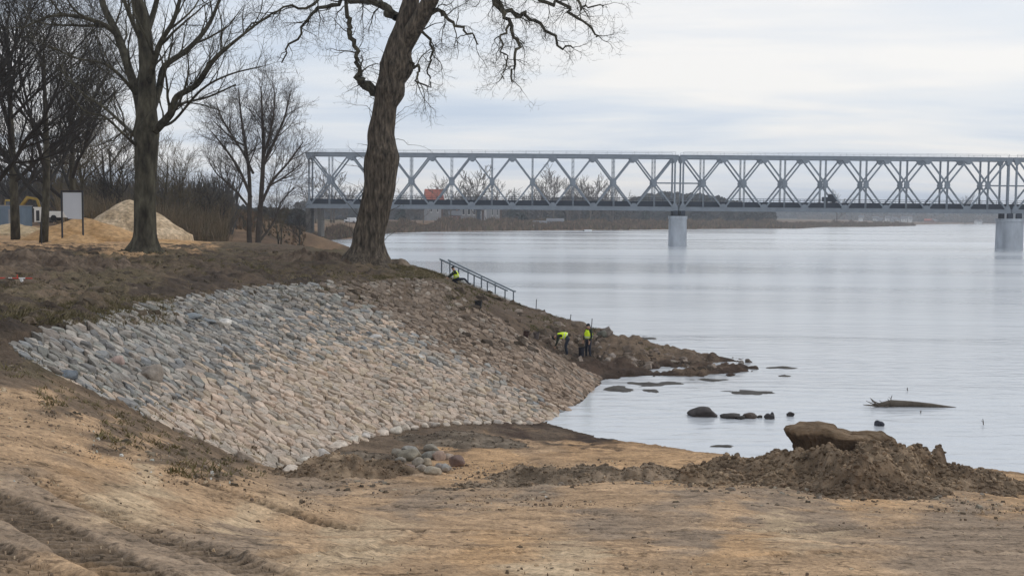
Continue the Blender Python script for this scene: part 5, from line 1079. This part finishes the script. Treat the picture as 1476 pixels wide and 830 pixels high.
# thin stakes with string
for u, vb, vt, lab in ((772.5, 447, 431, 'thin stake on the crest right of the railings'), (822, 464, 453, 'short thin stake on the crest left of the flat brown boulder'), (852.5, 478, 459, 'bluish stake sticking up behind the standing worker')):
    Dd = 60; a = PD(u, vb, Dd); a.z = Hs(a.x, Dd)-.1; b = PD(u, vt, Dd); o = MB().tube([(0, 0, 0), (.01, 0, (b.z-a.z)*.5), (.03, 0, b.z-a.z)], [.022, .022, .02], 6).build('stake', mdk); o.location = a; tag(o, lab, 'stake')
# ================================================================ DRIFTWOOD AND STICKS
mdw = M('driftwood', (.10, .082, .062), rough=.9, var=.4, scale=3, bump=.02, bscale=12)
a = PZ(1262, 586, 0); b = PZ(1378, 587, 0); o0 = a.copy(); m = MB(); m.tube([a-o0+Vector((0, 0, .02)), (a.lerp(b, .2)-o0)+Vector((0, .1, .10)), (a.lerp(b, .45)-o0)+Vector((0, .12, .10)), (a.lerp(b, .7)-o0)+Vector((0, .05, .05)), b-o0+Vector((0, 0, -.02))], [.10, .15, .13, .10, .03], 10, wob=.25, seed=2)
rt = empty('driftwood_log', o0, 'long thin driftwood log floating in the bay with a ragged root end', 'log'); m.build('stem', mdw, rt, True); m = MB(); r = random.Random(4)
for k in range(16):
    d = Vector((r.uniform(-1, .3), r.uniform(-.6, .6), r.uniform(-.15, .55))); q = Vector((r.uniform(-.1, .6), r.uniform(-.1, .1), .04)); m.tube([q, q+d*.35, q+d*.6+Vector((r.gauss(0, .1), 0, 0))], [.03, .02, .008], 5)
m.build('root', mdw, rt)
for k, (u, v, h, lean, lab) in enumerate([(1283, 578, 9, .3, 'thin twig standing at the root end of the driftwood log'), (1308, 563, 5, .0, 'tiny stick poking out of the water beyond the driftwood log'), (1418, 612, 9, -.2, 'forked stick poking out of the water near the right edge'), (1327, 595, 4, .1, 'short stick in the water below the driftwood log')]):
    p = PZ(u, v, 0); hh = h*p.y/F; m = MB(); m.tube([(0, 0, -.2), (lean*hh*.5, 0, hh*.5), (lean*hh, 0, hh)], [.022, .018, .01], 5); m.tube([(lean*hh*.4, 0, hh*.4), (lean*hh*.4-.4*hh, 0, hh*.7)], [.014, .006], 4); o = m.build('stick', mdw); o.location = p; tag(o, lab, 'stick')
# ================================================================ BUCKETS AND TOOLS
mblk = M('black_plastic', (.013, .013, .015), rough=.6, var=.1)
def bucket(u, v, wpx, hpx, label, col=None, tilt=0):
    p = onground(u, v); k = p.y/F; w_ = wpx*k/2; h = hpx*k; r = empty('bucket', p, label, 'bucket'); m = MB(); n = 18; prof = [(0, .78), (h, 1.0), (h+.02, 1.06), (h+.02, .98), (.04, .74)]; vs = []; fs = []
    for z, s in prof: vs += [(math.cos(2*math.pi*i/n)*w_*s, math.sin(2*math.pi*i/n)*w_*s, z) for i in range(n)]
    for q in range(len(prof)-1): fs += [(q*n+i, q*n+(i+1) % n, (q+1)*n+(i+1) % n, (q+1)*n+i) for i in range(n)]
    fs += [tuple(reversed(range(n))), tuple((len(prof)-1)*n+i for i in range(n))]; m.add(vs, fs); m.build('shell', col or mblk, r, False)
    m = MB(); m.tube([(math.cos(a)*w_*1.02, -w_*.3*math.sin(a), h+.02+math.sin(a)*w_*.35) for a in [math.pi*i/10 for i in range(11)]], .009, 5); m.build('handle', mdk, r); r.rotation_euler = (0, tilt, 0); return r
bucket(689.5, 445, 11, 10.5, 'black bucket standing alone on the stone slope below the railings'); bucket(757.5, 487, 9, 9, 'dark brown bucket left of the bending worker', M('brown_plastic', (.04, .02, .016), rough=.6), .15)
bucket(773, 489, 9, 9, 'grey-rimmed tub just right of the dark brown bucket', M('grey_plastic', (.12, .10, .095), rough=.6)); bucket(838, 516, 9, 14, 'dark bucket held low beside the legs of the standing worker', M('navy_plastic', (.02, .021, .03), rough=.6))
# ================================================================ PEOPLE
mskin = M('skin', (.45, .27, .19), rough=.6, var=.05); mjk = M('dark_jacket', (.022, .03, .022), rough=.85, var=.2, scale=6); mtro = M('work_trousers', (.028, .032, .045), rough=.9, var=.2, scale=6); mves = M('hi_vis_vest', (.74, .95, .03), rough=.6, var=.06, scale=5); mrefl = M('reflective_tape', (.62, .66, .60), rough=.35, var=.05); mbt = M('boots', (.02, .016, .013), rough=.7); mcap = M('knit_cap', (.018, .02, .022), rough=.95)
def skin_mesh(V, E, rad, lv=2):
    me = bpy.data.meshes.new('tmp'); me.from_pydata([tuple(v) for v in V], E, []); ob = bpy.data.objects.new('tmp', me); COL.objects.link(ob)
    md = ob.modifiers.new('s', 'SKIN'); md.use_smooth_shade = True; ob.data.skin_vertices[0].data  # radii
    for i, r in enumerate(rad):
        sv_ = ob.data.skin_vertices[0].data[i]; sv_.radius = (r if isinstance(r, tuple) else (r, r)); sv_.use_root = (i == 0)
    sb = ob.modifiers.new('b', 'SUBSURF'); sb.levels = lv; sb.render_levels = lv
    dg = bpy.context.evaluated_depsgraph_get(); dg.update(); ev = ob.evaluated_get(dg); out_ = bpy.data.meshes.new_from_object(ev); bpy.data.objects.remove(ob); return out_
def person(loc, rz, J, label):
    """J: joint positions in metres in the body frame, x forward, y to the left"""
    r = empty('person', loc, label, 'person', None, rz); r['category'] = 'person'
    names = ['pelvis', 'belly', 'chest', 'neck', 'head0', 'head1', 'nose', 'shL', 'elL', 'wrL', 'shR', 'elR', 'wrR', 'hpL', 'knL', 'anL', 'toL', 'hpR', 'knR', 'anR', 'toR']
    E = [(0, 1), (1, 2), (2, 3), (3, 4), (4, 5), (4, 6), (2, 7), (7, 8), (8, 9), (2, 10), (10, 11), (11, 12), (0, 13), (13, 14), (14, 15), (15, 16), (0, 17), (17, 18), (18, 19), (19, 20)]
    rad = [.14, .135, .155, .062, .085, .085, .022, .075, .052, .036, .075, .052, .036, .10, .068, .05, .045, .10, .068, .05, .045]
    V = [Vector(J[n]) for n in names]
    part = ['t']*21
    for side, wr, el in (('L', 9, 8), ('R', 12, 11)):
        d = (V[wr]-V[el]).normalized(); ax = d.cross(Vector((1, .2, .3))).normalized(); p2 = V[wr]+d*.08; V.append(p2); rad.append((.036, .020)); k = len(V)-1; E.append((wr, k))
        for i, (s, l) in enumerate(((-.033, .075), (-.011, .088), (.011, .083), (.033, .066))):
            V.append(p2+d*l*.5+ax*s*1.1); rad.append(.0095); E.append((k, len(V)-1)); V.append(V[-1]+d*l*.4+Vector((0, 0, -.02))); rad.append(.008); E.append((len(V)-2, len(V)-1))
        V.append(V[wr]+d*.03+ax*.05); rad.append(.011); E.append((wr, len(V)-1)); V.append(V[-1]+d*.045+ax*.01); rad.append(.009); E.append((len(V)-2, len(V)-1))
    me = skin_mesh(V, E, rad); jl = {'skin': [3, 4, 5, 6]+list(range(21, len(V))), 'tro': [0, 13, 14, 17, 18], 'boot': [15, 16, 19, 20]}
    for m_ in (mjk, mskin, mtro, mbt): me.materials.append(m_)
    seg = []
    for a, b in E:
        seg.append((V[a], V[b], 1 if (a in jl['skin'] and b in jl['skin']) or (a in (9, 12) and b > 20) else 3 if b in (16, 20) else 2 if (a in (0, 13, 14, 17, 18) and b in (13, 14, 15, 17, 18, 19)) else 0))
    for pg in me.polygons:
        c = pg.center; best = (9, 0)
        for a, b, k in seg:
            ab = b-a; t = max(0, min(1, (c-a).dot(ab)/max(1e-9, ab.length_squared))); dd = (c-a-ab*t).length; best = min(best, (dd, k))
        pg.material_index = best[1]; pg.use_smooth = True
    link('body', me, r)
    # vest
    tv = [V[0].lerp(V[1], .35), V[1], V[2], V[2].lerp(V[3], .45), V[2].lerp(V[7], .8), V[2].lerp(V[10], .8)]
    vm_ = skin_mesh(tv, [(0, 1), (1, 2), (2, 3), (2, 4), (2, 5)], [.20, .20, .215, .12, .12, .12]); vm_.materials.append(mves); vm_.materials.append(mrefl); ax = (V[2]-V[0]).normalized(); L_ = (V[2]-V[0]).length
    for pg in vm_.polygons:
        t = (pg.center-V[0]).dot(ax)/L_; pg.use_smooth = True
        if .42 < t < .56 or .16 < t < .26: pg.material_index = 1
    link('vest', vm_, r)
    # cap with brim line
    hd = (V[5]-V[4]).normalized(); fr_ = (V[6]-V[4]); fr_ = (fr_-hd*fr_.dot(hd)).normalized(); c = V[4].lerp(V[5], .75); sdv = hd.cross(fr_); vs = []; fs = []; n = 14
    for i in range(6):
        ph = i/5*math.pi*.5; 
        for k in range(n): a = 2*math.pi*k/n; vs.append(c+(fr_*math.cos(a)+sdv*math.sin(a)*.86)*.112*math.cos(ph)+hd*(math.sin(ph)*.115-.01))
    for i in range(5): fs += [(i*n+k, i*n+(k+1) % n, (i+1)*n+(k+1) % n, (i+1)*n+k) for k in range(n)]
    link('cap', mkmesh('cap', vs, fs, mcap, smooth=True), r)
    e_ = MB()
    for s in (-1, 1):
        q = V[4]+fr_*.088+sdv*s*.032+hd*.035; e_.tube([q, q+fr_*.008], .009, 6)
    e_.build('eyes', mcap, r); return r
stand = dict(pelvis=(0, 0, .92), belly=(0, 0, 1.06), chest=(.0, 0, 1.29), neck=(.01, 0, 1.47), head0=(.03, 0, 1.56), head1=(.03, 0, 1.66), nose=(.135, 0, 1.57), shL=(0, .19, 1.40), elL=(.02, .26, 1.13), wrL=(.12, .25, .90), shR=(0, -.19, 1.40), elR=(.02, -.27, 1.13), wrR=(.10, -.26, .90),
             hpL=(0, .10, .86), knL=(.03, .13, .48), anL=(-.02, .15, .09), toL=(.13, .16, .05), hpR=(0, -.10, .86), knR=(.04, -.13, .48), anR=(0, -.15, .09), toR=(.15, -.16, .05))
p = onground(848, 517.5); o = person(p, R(215), stand, 'standing worker in a yellow high-visibility vest, dark trousers and cap on the spit'); k = 53*p.y/F/1.77; o.scale = (k, k, k)
bend = dict(pelvis=(-.12, 0, .88), belly=(.02, 0, .97), chest=(.26, 0, .98), neck=(.42, 0, .93), head0=(.50, 0, .89), head1=(.58, 0, .84), nose=(.50, 0, .79), shL=(.34, .19, .96), elL=(.38, .22, .68), wrL=(.46, .18, .46), shR=(.34, -.19, .96), elR=(.40, -.22, .68), wrR=(.50, -.16, .44),
            hpL=(-.12, .10, .82), knL=(-.02, .14, .46), anL=(-.12, .15, .09), toL=(.04, .16, .05), hpR=(-.12, -.10, .82), knR=(.02, -.13, .46), anR=(-.04, -.15, .09), toR=(.11, -.16, .05))
p = onground(815, 513); o = person(p, R(172), bend, 'bending worker in a yellow vest reaching down to the stones with both hands'); k = p.y*34/F/1.12; o.scale = (k, k, k)
kneel = dict(pelvis=(-.02, 0, .30), belly=(.05, 0, .42), chest=(.13, 0, .63), neck=(.19, 0, .80), head0=(.23, 0, .88), head1=(.26, 0, .97), nose=(.33, 0, .87), shL=(.13, .19, .72), elL=(.34, .22, .52), wrL=(.52, .16, .36), shR=(.14, -.19, .72), elR=(.36, -.20, .54), wrR=(.56, -.12, .38),
             hpL=(-.03, .10, .28), knL=(-.42, .16, .30), anL=(-.66, .16, .02), toL=(-.82, .18, .0), hpR=(-.03, -.10, .28), knR=(.28, -.14, .20), anR=(-.08, -.16, .02), toR=(.08, -.16, .0))
p = onground(659, 409); o = person(p, R(190), kneel, 'kneeling worker in a yellow vest leaning on the top of the slope before the railing'); k = p.y*25/F/1.02; o.scale = (k, k, k)

# ================================================================ HAZE
mhz = bpy.data.materials.new('haze'); mhz.use_nodes = True; t_ = mhz.node_tree
for n in list(t_.nodes): t_.nodes.remove(n)
ho = t_.nodes.new('ShaderNodeOutputMaterial'); pv_ = t_.nodes.new('ShaderNodeVolumePrincipled'); pv_.inputs['Density'].default_value = .00035; pv_.inputs['Color'].default_value = (.86, .90, .96, 1); pv_.inputs['Anisotropy'].default_value = .2
t_.links.new(pv_.outputs[0], ho.inputs['Volume'])
m = MB(); m.box((0, 2500, 18), (12000, 7400, 48)); o = m.build('haze', mhz); tag(o, kind='stuff'); o['label'] = 'thin haze over the river'
